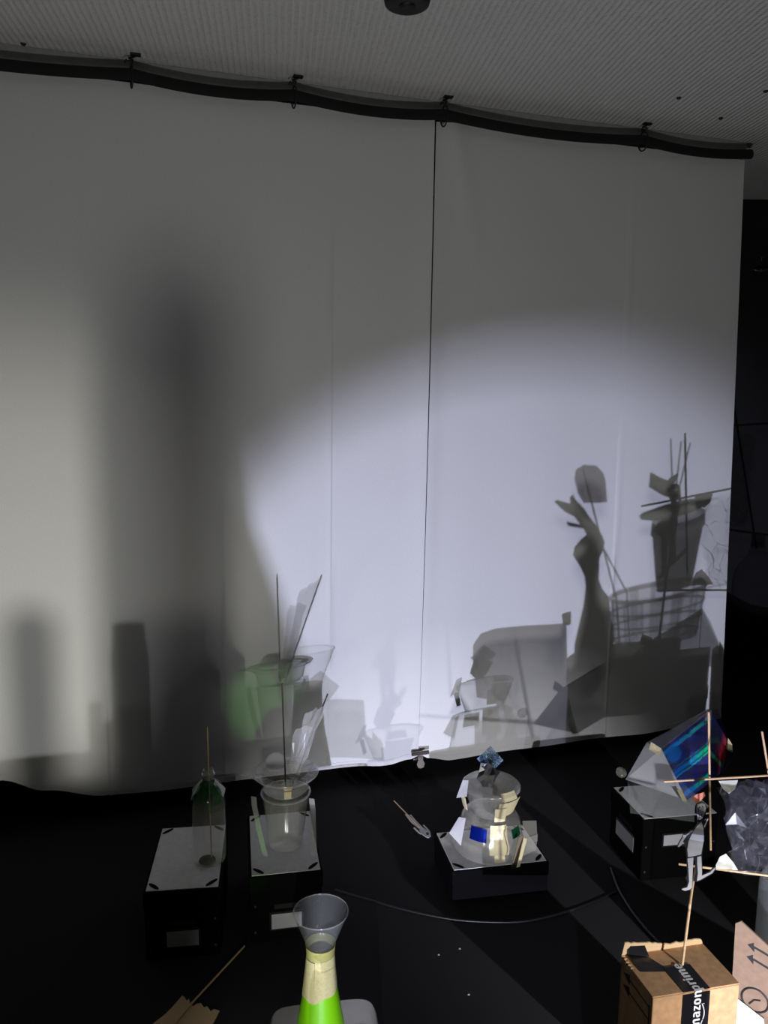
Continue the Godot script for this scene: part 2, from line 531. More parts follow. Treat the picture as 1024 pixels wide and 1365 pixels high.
func sheets() -> void:
	var low_left := []
	for q in [[-260, 1010], [-120, 1022], [0, 1040], [60, 1054], [140, 1058], [250, 1049], [350, 1036], [450, 1026], [520, 1018], [545, 1010], [562, 1002]]: low_left.append(on_sheet(q[0], q[1]))
	var low_right := []
	for q in [[552, 1002], [572, 1010], [600, 1012], [680, 1001], [760, 991], [840, 980], [962, 958], [990, 955]]: low_right.append(on_sheet(q[0], q[1]))
	var seam_top := on_sheet(580, 165)
	var seam_low := on_sheet(557, 995)
	var lw := func(s: float, v: float, u: float) -> float:
		var hang := sin(v * PI)
		var o := 0.010 * sin(s * 5.1 + 0.6) * (0.35 + 0.65 * (1.0 - v)) + 0.006 * sin(s * 11.0 + 1.7 + v) * (1.0 - v)
		o += 0.020 * exp(-pow((1.0 - u) / 0.022, 2.0)) * (0.35 + 0.65 * hang)      # the free edge curls forward
		o += 0.05 * pow(maxf(0.0, 0.55 - u) / 0.55, 2.0) * (1.0 - v)
		o += 0.012 * exp(-pow((s + 0.16 + 0.14 * v) / 0.05, 2.0)) * smoothstep(0.22, 0.0, v)
		return o
	sheet("projection_sheet", "wide white cloth sheet with pressed folds, its lower edge sagging above the carpet", [on_sheet(-260, 1010), on_sheet(-260, 80)], [Vector2(seam_low.x - 0.004, 0), Vector2(seam_top.x - 0.004, 0)], low_left,
		[on_sheet(295, 700).x, on_sheet(129, 500).x, on_sheet(441, 600).x], lw)
	var rw := func(s: float, v: float, u: float) -> float:
		var o := -0.004 + 0.008 * sin(s * 6.0 + 0.4) * (0.3 + 0.7 * (1.0 - v)) + 0.005 * sin(s * 13.0 + 2.0 * v) * (1.0 - v)
		o += 0.012 * exp(-pow(u / 0.03, 2.0)) * sin(v * PI)
		o += 0.012 * exp(-pow((s - 0.10 - 0.55 * (1.0 - v)) / 0.035, 2.0)) * smoothstep(0.72, 1.0, v)
		return o
	sheet("projection_sheet", "narrower white cloth sheet hanging next to the bare black wall", [Vector2(seam_low.x + 0.003, 0), Vector2(seam_top.x + 0.006, 0)], [on_sheet(962, 950), on_sheet(994, 205)], low_right,
		[on_sheet(838, 400).x], rw)
	# the bulldog clip that joins the two sheets at their foot
	var p := on_sheet(556, 998)
	var t := thing("bulldog_clip", "small silver bulldog clip joining the two sheets at the foot of their seam", "clip", sheet_point(p.x, p.y, 0.02))
	t.basis = Basis(Vector3.UP, deg_to_rad(SCREEN_TURN))
	var g := G.new()
	g.box(Transform3D(Basis(), Vector3(0, 0.0, 0.022)), Vector3(0.075, 0.016, 0.008), 0.002)
	obj("jaw", g, M.steel, t)
	g = G.new()
	g.box(Transform3D(Basis(), Vector3(0, 0.0, -0.05)), Vector3(0.075, 0.016, 0.008), 0.002)
	obj("jaw", g, M.steel, t)
	g = G.new()
	var poly := [Vector2(-0.012, -0.006), Vector2(-0.010, -0.03), Vector2(-0.017, -0.044), Vector2(-0.012, -0.058), Vector2(0.0, -0.062), Vector2(0.012, -0.058), Vector2(0.017, -0.044), Vector2(0.010, -0.03), Vector2(0.012, -0.006)]
	g.plate(Transform3D(Basis(Vector3.RIGHT, deg_to_rad(-10)), Vector3(0, 0, 0.020)), poly, 0.003)
	obj("lever", g, M.steel, t)
	g = G.new()
	g.tube([Vector3(-0.020, -0.040, -0.010), Vector3(0.020, -0.040, -0.010)], 0.008, 14)
	obj("spring", g, M.steel, t)

func rail() -> void:
	var px := [-240, 176, 390, 588, 851, 994]
	var py := [86, 114, 137, 159, 190, 208]
	var pts := []
	var hooks := []
	for i in px.size():
		var a := on_sheet(px[i], py[i])
		hooks.append(Vector2(a.x, 2.578))
	for i in hooks.size() - 1:
		for k in 14:
			var u := k / 14.0
			var sag: float = 0.022 * (4.0 * u * (1.0 - u)) * minf(1.0, (hooks[i + 1].x - hooks[i].x) / 0.6)
			pts.append(sheet_point(lerpf(hooks[i].x, hooks[i + 1].x, u), 2.580 - sag, 0.034))
	pts.append(sheet_point(hooks[-1].x, 2.578, 0.034))
	var g := G.new()
	g.tube(pts, 0.019, 12, -1.0, 0.7)
	tag(obj("hanging_rail", g, M.hem), "black padded rail sagging between hooks along the top of the sheets", "rail")
	var words := ["above the first fold of the wide sheet", "between the first hook and the seam", "at the seam where the two sheets meet", "above the fold of the narrower sheet"]
	for i in 4:
		var h: Vector2 = hooks[i + 1]
		var t := thing("rail_hook", "small dark wire hook holding the rail " + words[i], "hook", sheet_point(h.x, 2.578, 0.034), deg_to_rad(SCREEN_TURN), "hooks of the rail")
		g = G.new()
		var loop := []
		for k in 17: loop.append(Vector3(0.004 * sin(k * TAU / 16), 0.036 * cos(k * TAU / 16) - 0.004, 0.026 * sin(k * TAU / 16)))
		g.tube(loop, 0.0028, 8)
		obj("ring", g, M.dark_steel, t)
		g = G.new()
		g.tube([Vector3(0, 0.03, 0.0), Vector3(0.006, 0.045, 0.004), Vector3(-0.006, 0.050, 0.0), Vector3(0.012, 0.058, 0.0), Vector3(0.014, 0.066, 0.0)], 0.0035, 8)
		obj("wire", g, M.dark_steel, t)
		g = G.new()
		g.tube([Vector3(0, 0.03, 0.01), Vector3(-0.016, 0.04, 0.012), Vector3(-0.02, 0.03, 0.014)], 0.003, 8)
		obj("wire", g, M.dark_steel, t)
		g = G.new()
		g.box(Transform3D(Basis(), Vector3(0.014, 0.0635, 0)), Vector3(0.034, 0.006, 0.02), 0.001)
		obj("plate", g, M.dark_steel, t)
	# a small bright fitting on the dark wall beside the sheets
	var w := at_z(1012, 361, -4.27)
	var b := thing("wall_fitting", "tiny shiny metal fitting high on the black wall beside the sheets", "fitting", w)
	g = G.new()
	g.lathe(Transform3D(Basis(Vector3.RIGHT, PI / 2), Vector3.ZERO), [Vector2(0.018, -0.03), Vector2(0.018, 0.0), Vector2(0.008, 0.006), Vector2(0.007, 0.03), Vector2(0, 0.031)], 20)
	obj("knob", g, M.steel, b)
	g = G.new()
	g.tube([Vector3(-0.035, 0.0, 0.02), Vector3(0, -0.01, 0.028), Vector3(0.035, 0.004, 0.02)], 0.005, 8)
	obj("wire", g, M.steel, b)
	g = G.new()
	g.tube([Vector3(0.008, 0.05, 0.0), Vector3(0.006, 0.07, 0.01)], 0.003, 6)
	obj("wire", g, M.steel, b)

# ------------------------------------------------------------------ document boxes
func document_box(label: String, at: Vector3, turn: float, w: float, d: float, h: float, labels: Array) -> Node3D:
	var t := thing("document_box", label, "box", at, turn, "black document boxes with white tops")
	var g := G.new()
	g.box(Transform3D(Basis(), Vector3(0, h / 2 - 0.002, 0)), Vector3(w - 0.006, h - 0.004, d - 0.006), 0.002)
	obj("body", g, M.card_black, t)
	g = G.new()
	var lh := minf(0.05, h * 0.45)
	g.box(Transform3D(Basis(), Vector3(0, h - lh / 2, 0)), Vector3(w, lh, d), 0.0025)
	obj("lid", g, M.card_black, t)
	g = G.new()
	g.box(Transform3D(Basis(), Vector3(0, h + 0.0008, 0)), Vector3(w - 0.014, 0.0022, d - 0.014), 0.0006)
	obj("top_sheet", g, M.white_paper, t)
	for s in [[-1, -1], [1, -1], [1, 1], [-1, 1]]:
		g = G.new()
		var c := Vector3(s[0] * (w / 2 - 0.026), h + 0.0022, s[1] * (d / 2 - 0.026))
		var poly := []
		for k in 14:
			var a := TAU * k / 14
			poly.append(Vector2(0.021 * cos(a), 0.006 * sin(a)))
		var ang: float = PI / 4 * s[0] * s[1]
		g.plate(Transform3D(Basis(Vector3.UP, ang) * Basis(Vector3.RIGHT, -PI / 2), c), poly, 0.0009)
		obj("corner_slot", g, M.card_black, t)
	for l in labels:     # [side, across, height, width, tall]: 0 the front, 1 the left side
		var fr := Transform3D(Basis(), Vector3(l[1], l[2], d / 2 - 0.003)) if l[0] == 0 else Transform3D(Basis(Vector3.UP, -PI / 2), Vector3(-w / 2 + 0.003, l[2], l[1]))
		g = G.new()
		g.box(fr * Transform3D(Basis(), Vector3(0, 0, 0.0016)), Vector3(l[3] + 0.012, l[4] + 0.012, 0.003), 0.0008)
		var holder := obj("label_holder", g, M.black_plastic, t)
		g = G.new()
		g.box(fr * Transform3D(Basis(), Vector3(0, 0, 0.0034)), Vector3(l[3], l[4], 0.0012))
		obj("label_card", g, M.label_paper, holder)
		g = G.new()
		g.box(fr * Transform3D(Basis(), Vector3(0, l[4] / 2 + 0.022, 0.001)), Vector3(l[3] * 0.8, 0.014, 0.002))
		obj("grip_slot", g, M.black_plastic, t)
	if h > 0.15:
		for s in [-1, 1]:
			for y in [0.03, h * 0.55]:
				g = G.new()
				g.lathe(Transform3D(Basis(Vector3.RIGHT, PI / 2), Vector3(s * (w / 2 - 0.016), y, d / 2 - 0.002)), [Vector2(0.006, 0.0), Vector2(0.005, 0.0025), Vector2(0, 0.003)], 12)
				obj("rivet", g, M.dark_steel, t)
	return t

func boxes() -> void:
	document_box("tall black document box under the green bottle", Vector3(-0.560, 0, -2.100), deg_to_rad(8.0), 0.207, 0.332, 0.2, [[0, 0.0, 0.06, 0.085, 0.045]])
	document_box("tall black document box under the clear beaker", Vector3(-0.295, 0, -2.183), deg_to_rad(11.0), 0.207, 0.340, 0.2, [[0, 0.0, 0.06, 0.085, 0.045]])
	document_box("flat black document box under the taped plastic cups", Vector3(0.357, 0.0, -2.335), deg_to_rad(11.0), 0.316, 0.226, 0.1, [])
	document_box("tall black document box under the holographic prism, beside the parcel", Vector3(0.955, 0, -2.445), deg_to_rad(10.0), 0.27, 0.225, 0.21, [[0, -0.01, 0.135, 0.10, 0.036], [1, 0.0, 0.095, 0.12, 0.05]])

# ------------------------------------------------------------------ things on the boxes
func skewer(label: String, a: Vector3, b: Vector3, r := 0.0018, mat := "wood", group := "") -> void:
	var g := G.new()
	var dir := (b - a).normalized()
	g.tube([a, a + dir * 0.004, b - dir * 0.012, b], r, 8)
	tag(obj("skewer", g, M[mat]), label, "skewer", group)

func bottle() -> void:
	var p := Vector3(-0.492, 0.2025, -2.075)
	var t := thing("plastic_bottle", "clear plastic bottle with dark green shoulder standing on a white-topped box", "bottle", p)
	var g := G.new()
	g.lathe(Transform3D(), [Vector2(0.0, 0.004), Vector2(0.03, 0.001), Vector2(0.044, 0.006), Vector2(0.047, 0.016), Vector2(0.047, 0.19)], 40)
	obj("lower_body", g, M.cloudy, t)
	g = G.new()
	g.lathe(Transform3D(), [Vector2(0.047, 0.168), Vector2(0.047, 0.20), Vector2(0.044, 0.215), Vector2(0.033, 0.235), Vector2(0.020, 0.247), Vector2(0.017, 0.252)], 40)
	obj("green_shoulder", g, M.green_glass, t)
	g = G.new()
	g.lathe(Transform3D(), [Vector2(0.0165, 0.25), Vector2(0.0165, 0.262), Vector2(0.019, 0.264), Vector2(0.019, 0.268), Vector2(0.015, 0.27), Vector2(0.015, 0.28), Vector2(0.012, 0.281)], 28)
	obj("neck", g, M.cloudy, t)
	g = G.new()
	for k in 8:
		var a := TAU * k / 8
		g.tube([Vector3(0.045 * sin(a), 0.205, 0.045 * cos(a)), Vector3(0.043 * sin(a + 0.12), 0.222, 0.043 * cos(a + 0.12)), Vector3(0.030 * sin(a + 0.2), 0.2385, 0.030 * cos(a + 0.2))], 0.0022, 6)
	obj("ribs", g, M.green_glass, t)
	g = G.new()      # torn strips of film at the shoulder
	g.slab(Vector3(-0.046, 0.195, 0.022), Vector3(-0.026, 0.232, 0.022), Vector3(-0.018, 0.255, 0.012), Vector3(-0.044, 0.222, 0.008), 0.001)
	obj("film_strip", g, M.milky, t)
	g = G.new()
	g.slab(Vector3(0.046, 0.205, 0.018), Vector3(0.049, 0.222, 0.0), Vector3(0.022, 0.252, 0.006), Vector3(0.020, 0.245, 0.02), 0.001)
	obj("film_strip", g, M.milky, t)
	g = G.new()      # a lump of putty holds the skewer
	for k in 1:
		g.lathe(Transform3D(Basis(), Vector3(-0.006, 0.005, 0.006)), [Vector2(0.024, 0.0), Vector2(0.022, 0.004), Vector2(0.012, 0.008), Vector2(0, 0.010)], 18)
	obj("putty", g, solid(Color(0.10, 0.10, 0.10), 0.95), t)
	skewer("thin wooden skewer standing upright in the green-shouldered bottle", p + Vector3(0.006, 0.014, 0.004), p + Vector3(0.0, 0.405, 0.0))

func crumple(g: G, o: Vector3, ux: Vector3, uy: Vector3, nx: int, ny: int, rough: float, sm := -1, fan := 0.0, seed_ := 3) -> Array:
	# a creased sheet of film: a grid with random depth
	var r := RandomNumberGenerator.new()
	r.seed = seed_
	var nz := ux.cross(uy).normalized()
	var p := []
	for j in ny + 1:
		var row := []
		for i in nx + 1:
			var u := float(i) / nx
			var v := float(j) / ny
			var w := lerpf(1.0 - fan, 1.0, v)
			var jx := r.randf_range(-0.3, 0.3) / nx
			var jy := r.randf_range(-0.3, 0.3) / ny
			row.append(o + ux * ((u - 0.5) * w + 0.5 + jx) + uy * (v + jy) + nz * r.randf_range(-rough, rough))
		p.append(row)
	for j in ny:
		for i in nx:
			if (i + j) % 2:
				g.tri(p[j][i], p[j][i + 1], p[j + 1][i + 1], sm); g.tri(p[j][i], p[j + 1][i + 1], p[j + 1][i], sm)
			else:
				g.tri(p[j][i], p[j][i + 1], p[j + 1][i], sm); g.tri(p[j][i + 1], p[j + 1][i + 1], p[j + 1][i], sm)
	return p

func patch(g: G, c: Vector3, r0: float, y0: float, r1: float, y1: float, a0: float, a1: float, thick := 0.0012) -> void:
	# a piece of tape lying on a round wall
	var n := 6
	for k in n:
		var a := deg_to_rad(lerpf(a0, a1, float(k) / n))
		var b := deg_to_rad(lerpf(a0, a1, float(k + 1) / n))
		var q := []
		for e in [[a, r0, y0], [b, r0, y0], [b, r1, y1], [a, r1, y1]]:
			q.append(c + Vector3(sin(e[0]) * e[1], e[2], cos(e[0]) * e[1]))
		g.slab(q[0], q[1], q[2], q[3], thick)

func beaker_tower() -> void:
	var p := Vector3(-0.283, 0.2025, -2.165)
	var t := thing("plastic_beaker", "clear tapered plastic beaker standing on a white-topped box", "beaker", p)
	var g := G.new()
	g.lathe(Transform3D(), [Vector2(0, 0.002), Vector2(0.048, 0.001), Vector2(0.051, 0.008), Vector2(0.060, 0.09), Vector2(0.070, 0.165)], 44)
	obj("wall", g, M.cloudy, t)
	g = G.new()
	g.lathe(Transform3D(), [Vector2(0.069, 0.163), Vector2(0.074, 0.163), Vector2(0.075, 0.168), Vector2(0.069, 0.169)], 44)
	obj("rim", g, M.haze, t)
	for s in [[Vector3(-0.088, 0.172, 0.04), Vector3(-0.086, 0.15, 0.045), Vector3(-0.070, 0.08, 0.06), Vector3(-0.05, 0.006, 0.072)], [Vector3(0.082, 0.172, 0.046), Vector3(0.086, 0.14, 0.05), Vector3(0.088, 0.07, 0.055), Vector3(0.092, 0.004, 0.06)]]:
		g = G.new()
		for k in 3:
			g.slab(s[k] + Vector3(-0.008, 0, 0), s[k] + Vector3(0.008, 0, 0.004), s[k + 1] + Vector3(0.008, 0, 0.004), s[k + 1] + Vector3(-0.008, 0, 0), 0.001)
		obj("film_strip", g, M.haze, t)
	var b := p + Vector3(0, 0.170, 0)
	t = thing("plastic_bowl", "clear wide-brimmed plastic bowl with a pouring lip sitting on the beaker", "bowl", b)
	g = G.new()
	g.lathe(Transform3D(), [Vector2(0, 0.0), Vector2(0.055, 0.0), Vector2(0.068, 0.012), Vector2(0.073, 0.042), Vector2(0.080, 0.050)], 44)
	obj("bowl_wall", g, M.cloudy, t)
	g = G.new()
	g.lathe(Transform3D(), [Vector2(0.078, 0.047), Vector2(0.090, 0.052), Vector2(0.098, 0.060), Vector2(0.094, 0.064), Vector2(0.074, 0.056), Vector2(0.066, 0.062)], 44)
	var lip := G.new()
	lip.tri(Vector3(-0.09, 0.056, -0.03), Vector3(-0.13, 0.058, 0.02), Vector3(-0.085, 0.056, 0.045))
	lip.tri(Vector3(-0.09, 0.062, -0.03), Vector3(-0.085, 0.062, 0.045), Vector3(-0.13, 0.060, 0.02))
	lip.quad(Vector3(-0.13, 0.058, 0.02), Vector3(-0.085, 0.056, 0.045), Vector3(-0.085, 0.062, 0.045), Vector3(-0.13, 0.06, 0.02))
	obj("brim", g, M.haze, t)
	obj("lip", lip, M.haze, t)
	for k in 9:
		g = G.new()
		var a := deg_to_rad(-70 + k * 24.0)
		g.tube([Vector3(0.066 * sin(a), 0.06, 0.066 * cos(a)), Vector3(0.090 * sin(a), 0.064, 0.090 * cos(a))], 0.0022, 6)
		obj("brim_rib", g, M.milky, t)
	for y in [[0.073, 0.038, 0.092, 0.058], [0.0685, 0.010, 0.0735, 0.034]]:
		g = G.new()
		patch(g, Vector3.ZERO, y[0] + 0.002, y[1], y[2] + 0.002, y[3], 4.0, 20.0)
		obj("tape", g, M.tape, t)
	# white lid disc leaning on the bowl
	var lid := thing("round_lid", "small round milky lid leaning in the bowl of the beaker tower", "lid", b + Vector3(-0.028, 0.058, 0.0))
	lid.rotation_degrees = Vector3(52, 12, 14)
	g = G.new()
	g.lathe(Transform3D(Basis(), Vector3(0, 0.0, -0.03)), [Vector2(0, 0), Vector2(0.026, 0.0), Vector2(0.029, 0.002), Vector2(0.029, 0.005), Vector2(0.025, 0.006), Vector2(0.012, 0.004), Vector2(0, 0.006)], 30)
	obj("disc", g, M.milky, lid)
	skewer("dark skewer standing nearly upright in the bowl", b + Vector3(0.0, 0.01, 0.0), at_z(376, 911, -2.165), 0.0022, "dark_wood")
	skewer("dark skewer slanting out of the twisted film in the bowl", b + Vector3(0.015, 0.01, 0.004), at_z(437, 925, -2.15), 0.0022, "dark_wood")
	var w := thing("twisted_film", "clear crumpled film twisted round the slanting skewer of the bowl", "plastic film", b + Vector3(0.012, 0.03, 0.034))
	g = G.new()
	var top := at_z(424, 948, -2.122) - w.position
	crumple(g, Vector3(-0.015, 0, 0), Vector3(0.06, 0.02, 0.01), top + Vector3(-0.02, 0, 0), 6, 9, 0.006, -1, 0.6, 11)
	obj("film", g, M.haze, w)
	g = G.new()
	crumple(g, Vector3(-0.02, 0, 0.008), Vector3(0.05, 0.0, -0.02), top * 0.8 + Vector3(-0.03, 0, 0.01), 5, 7, 0.006, -1, 0.5, 12)
	obj("film_fold", g, M.haze, w)

func cup_assembly() -> void:
	var p := Vector3(0.357, 0.1025, -2.345)
	var t := thing("taped_cup_model", "model of stacked clear plastic cups held together with cream tape and shiny chips", "model", p)
	var g := G.new()
	g.lathe(Transform3D(), [Vector2(0.112, 0.001), Vector2(0.108, 0.03), Vector2(0.094, 0.10), Vector2(0.080, 0.118), Vector2(0.0, 0.119)], 44)
	obj("lower_cup", g, M.cloudy, t)
	g = G.new()
	g.lathe(Transform3D(), [Vector2(0.110, 0.0), Vector2(0.117, 0.0), Vector2(0.118, 0.004), Vector2(0.111, 0.005)], 44)
	obj("lower_rim", g, M.cloudy, t)
	g = G.new()
	g.lathe(Transform3D(), [Vector2(0.0, 0.12), Vector2(0.062, 0.12), Vector2(0.072, 0.15), Vector2(0.088, 0.195), Vector2(0.093, 0.20)], 44)
	obj("upper_dish", g, M.cloudy, t)
	g = G.new()
	g.lathe(Transform3D(), [Vector2(0.093, 0.20), Vector2(0.094, 0.208), Vector2(0.085, 0.216), Vector2(0.070, 0.214), Vector2(0.060, 0.222), Vector2(0.0, 0.226)], 44)
	obj("dish_lid", g, M.cloudy, t)
	# tape: [radius, height, radius, height, from, to] degrees, 0 faces the room
	for q in [[0.105, 0.026, 0.086, 0.115, -8, 26], [0.073, 0.135, 0.094, 0.19, 8, 62], [0.083, 0.125, 0.091, 0.172, 0, 24], [0.109, 0.004, 0.105, 0.028, 0, 18], [0.088, 0.14, 0.099, 0.185, -86, -62], [0.096, 0.196, 0.082, 0.218, 12, 48]]:
		g = G.new()
		patch(g, Vector3.ZERO, q[0] + 0.003, q[1], q[2] + 0.003, q[3], q[4], q[5])
		obj("tape", g, M.tape, t)
	g = G.new()
	g.tube([Vector3(0.040, 0.112, 0.084), Vector3(0.032, 0.094, 0.093), Vector3(0.040, 0.070, 0.096), Vector3(0.046, 0.045, 0.099), Vector3(0.042, 0.028, 0.104)], 0.0022, 6)
	obj("tape_crease", g, M.tape, t)
	for q in [[-46, -14, 0.063, 0.104], [36, 60, 0.068, 0.096]]:
		g = G.new()
		patch(g, Vector3.ZERO, 0.104, q[2], 0.096, q[3], q[0], q[1])
		obj("holographic_strip", g, solid(Color(0.07, 0.16, 0.62), 0.15, 0.7) if q[0] < 0 else solid(Color(0.10, 0.38, 0.24), 0.2, 0.6), t)
	# thin flaps of clear film at its sides
	for q in [[Vector3(-0.115, 0.175, 0.03), Vector3(-0.085, 0.19, 0.05), Vector3(-0.078, 0.235, 0.03), Vector3(-0.095, 0.23, 0.02)], [Vector3(-0.135, 0.055, 0.03), Vector3(-0.10, 0.03, 0.06), Vector3(-0.085, 0.115, 0.045), Vector3(-0.105, 0.11, 0.03)], [Vector3(0.10, 0.04, 0.06), Vector3(0.15, 0.03, 0.03), Vector3(0.148, 0.09, 0.01), Vector3(0.1, 0.1, 0.03)], [Vector3(0.092, 0.005, 0.08), Vector3(0.142, 0.012, 0.05), Vector3(0.15, 0.055, 0.03), Vector3(0.10, 0.06, 0.07)]]:
		g = G.new()
		g.slab(q[0], q[1], q[2], q[3], 0.0012)
		obj("film_flap", g, M.milky if q[0].x < 0 else M.cloudy, t)
	# mirror strip leaning against the cup
	g = G.new()
	g.slab(Vector3(0.050, -0.0, 0.135), Vector3(0.066, 0.0, 0.130), Vector3(0.092, 0.088, 0.092), Vector3(0.076, 0.082, 0.098), 0.0012)
	obj("mirror_strip", g, solid(Color(0.40, 0.36, 0.30), 0.15, 0.9), t)
	g = G.new()
	g.slab(Vector3(0.067, 0.0, 0.128), Vector3(0.078, 0.0, 0.122), Vector3(0.104, 0.072, 0.088), Vector3(0.093, 0.078, 0.092), 0.0012)
	obj("tape", g, M.tape, t)
	# crushed foil and the holographic card on top
	g = G.new()
	var r := RandomNumberGenerator.new()
	r.seed = 6
	var ring := []
	for j in 6:
		var row := []
		for k in 9:
			var th := PI * j / 5.0
			var a := TAU * k / 9.0
			var rr := 0.037 * r.randf_range(0.7, 1.15)
			row.append(Vector3(-0.018, 0.256, 0.034) + Vector3(rr * sin(th) * sin(a), rr * cos(th), rr * 0.8 * sin(th) * cos(a)))
		ring.append(row)
	for j in 5:
		for k in 9:
			var l := (k + 1) % 9
			g.quad(ring[j + 1][k], ring[j + 1][l], ring[j][l], ring[j][k])
	obj("crushed_foil", g, M.foil, t)
	g = G.new()
	var cx := Transform3D(Basis(Vector3.UP, -0.1) * Basis(Vector3.RIGHT, -0.35), Vector3(-0.008, 0.297, 0.012))
	var hs := 0.042
	g.slab(cx * Vector3(0, -hs, 0), cx * Vector3(hs, 0, 0), cx * Vector3(0, hs, 0), cx * Vector3(-hs, 0, 0), 0.0015)
	obj("holographic_card", g, M.holo_chip, t)

func prism() -> void:
	# a long three-sided film box tilted on top of the fourth document box
	var a := at_z(862, 990, -2.50)
	var b := at_z(882, 998, -2.44)
	var c := at_z(916, 1067, -2.36)
	var d := at_z(834, 1039, -2.44)
	var f0 := at_z(944, 945, -2.56)
	var f1 := at_z(948, 947, -2.52)
	var f2 := at_z(945, 1044, -2.40)
	var r0 := at_z(957, 945, -2.62)
	var r1 := at_z(979, 1003, -2.60)
	var r2 := at_z(968, 1024, -2.55)
	var t := thing("holographic_prism", "tilted box of holographic film shimmering blue and green on a black document box", "film box", Vector3(0.955, 0.2125, -2.445))
	var o := t.position
	var g := G.new()
	g.slab(d - o, c - o, b - o, a - o, 0.0015)
	obj("end_panel", g, film(Color(0.88, 0.88, 0.92), 0.7, 0.4), t)
	g = G.new()
	g.slab(c - o, f2 - o, f1 - o, b - o, 0.0015)
	obj("front_panel", g, M.holo, t)
	g = G.new()
	g.slab(b - o, f1 - o, f0 - o, a - o, 0.0015)
	obj("top_panel", g, film(Color(0.35, 0.36, 0.42), 0.35, 0.1), t)
	g = G.new()
	g.slab(f2 - o, r2 - o, r1 - o, f1 - o, 0.0015)
	g.tri(f1 - o, r1 - o, r0 - o)
	obj("side_panel", g, M.holo_red, t)
	g = G.new()
	g.slab(a - o, f0 - o, r1 - o, d - o, 0.0015)
	obj("back_panel", g, M.clear, t)
	g = G.new()
	g.tube([a - o, b - o, c - o], 0.002, 6)
	g.tube([b - o, f1 - o], 0.0015, 6)
	g.tube([f1 - o, f2 - o], 0.0015, 6)
	obj("edge_fold", g, M.cloudy, t)
	for q in [[at_z(868, 989, -2.43), at_z(882, 998, -2.42), at_z(879, 1007, -2.415), at_z(865, 999, -2.43)], [at_z(903, 1053, -2.355), at_z(909, 1053, -2.35), at_z(916, 1069, -2.35), at_z(910, 1068, -2.355)], [at_z(971, 984, -2.57), at_z(976, 992, -2.57), at_z(977, 1003, -2.57), at_z(970, 1000, -2.56)]]:
		g = G.new()
		g.slab(q[3] - o, q[2] - o, q[1] - o, q[0] - o, 0.001)
		obj("tape", g, M.tape, t)
	g = G.new()
	var q1 := at_z(828, 1030, -2.40) - o
	var low := [at_z(836, 1040, -2.40) - o, at_z(880, 1062, -2.34) - o, at_z(925, 1082, -2.31) - o]
	g.slab(Vector3(low[0].x, 0.001, low[0].z + 0.05), Vector3(low[2].x, 0.001, low[2].z + 0.01), low[2] + Vector3(0, 0.02, 0), low[0] + Vector3(0.0, 0.015, 0), 0.001)
	obj("film_skirt", g, M.clear, t)
	g = G.new()
	g.lathe(Transform3D(Basis(Vector3.RIGHT, 0.8), q1), [Vector2(0, -0.006), Vector2(0.016, -0.004), Vector2(0.018, 0.003), Vector2(0.006, 0.006), Vector2(0, 0.006)], 14)
	obj("film_knot", g, M.cloudy, t)

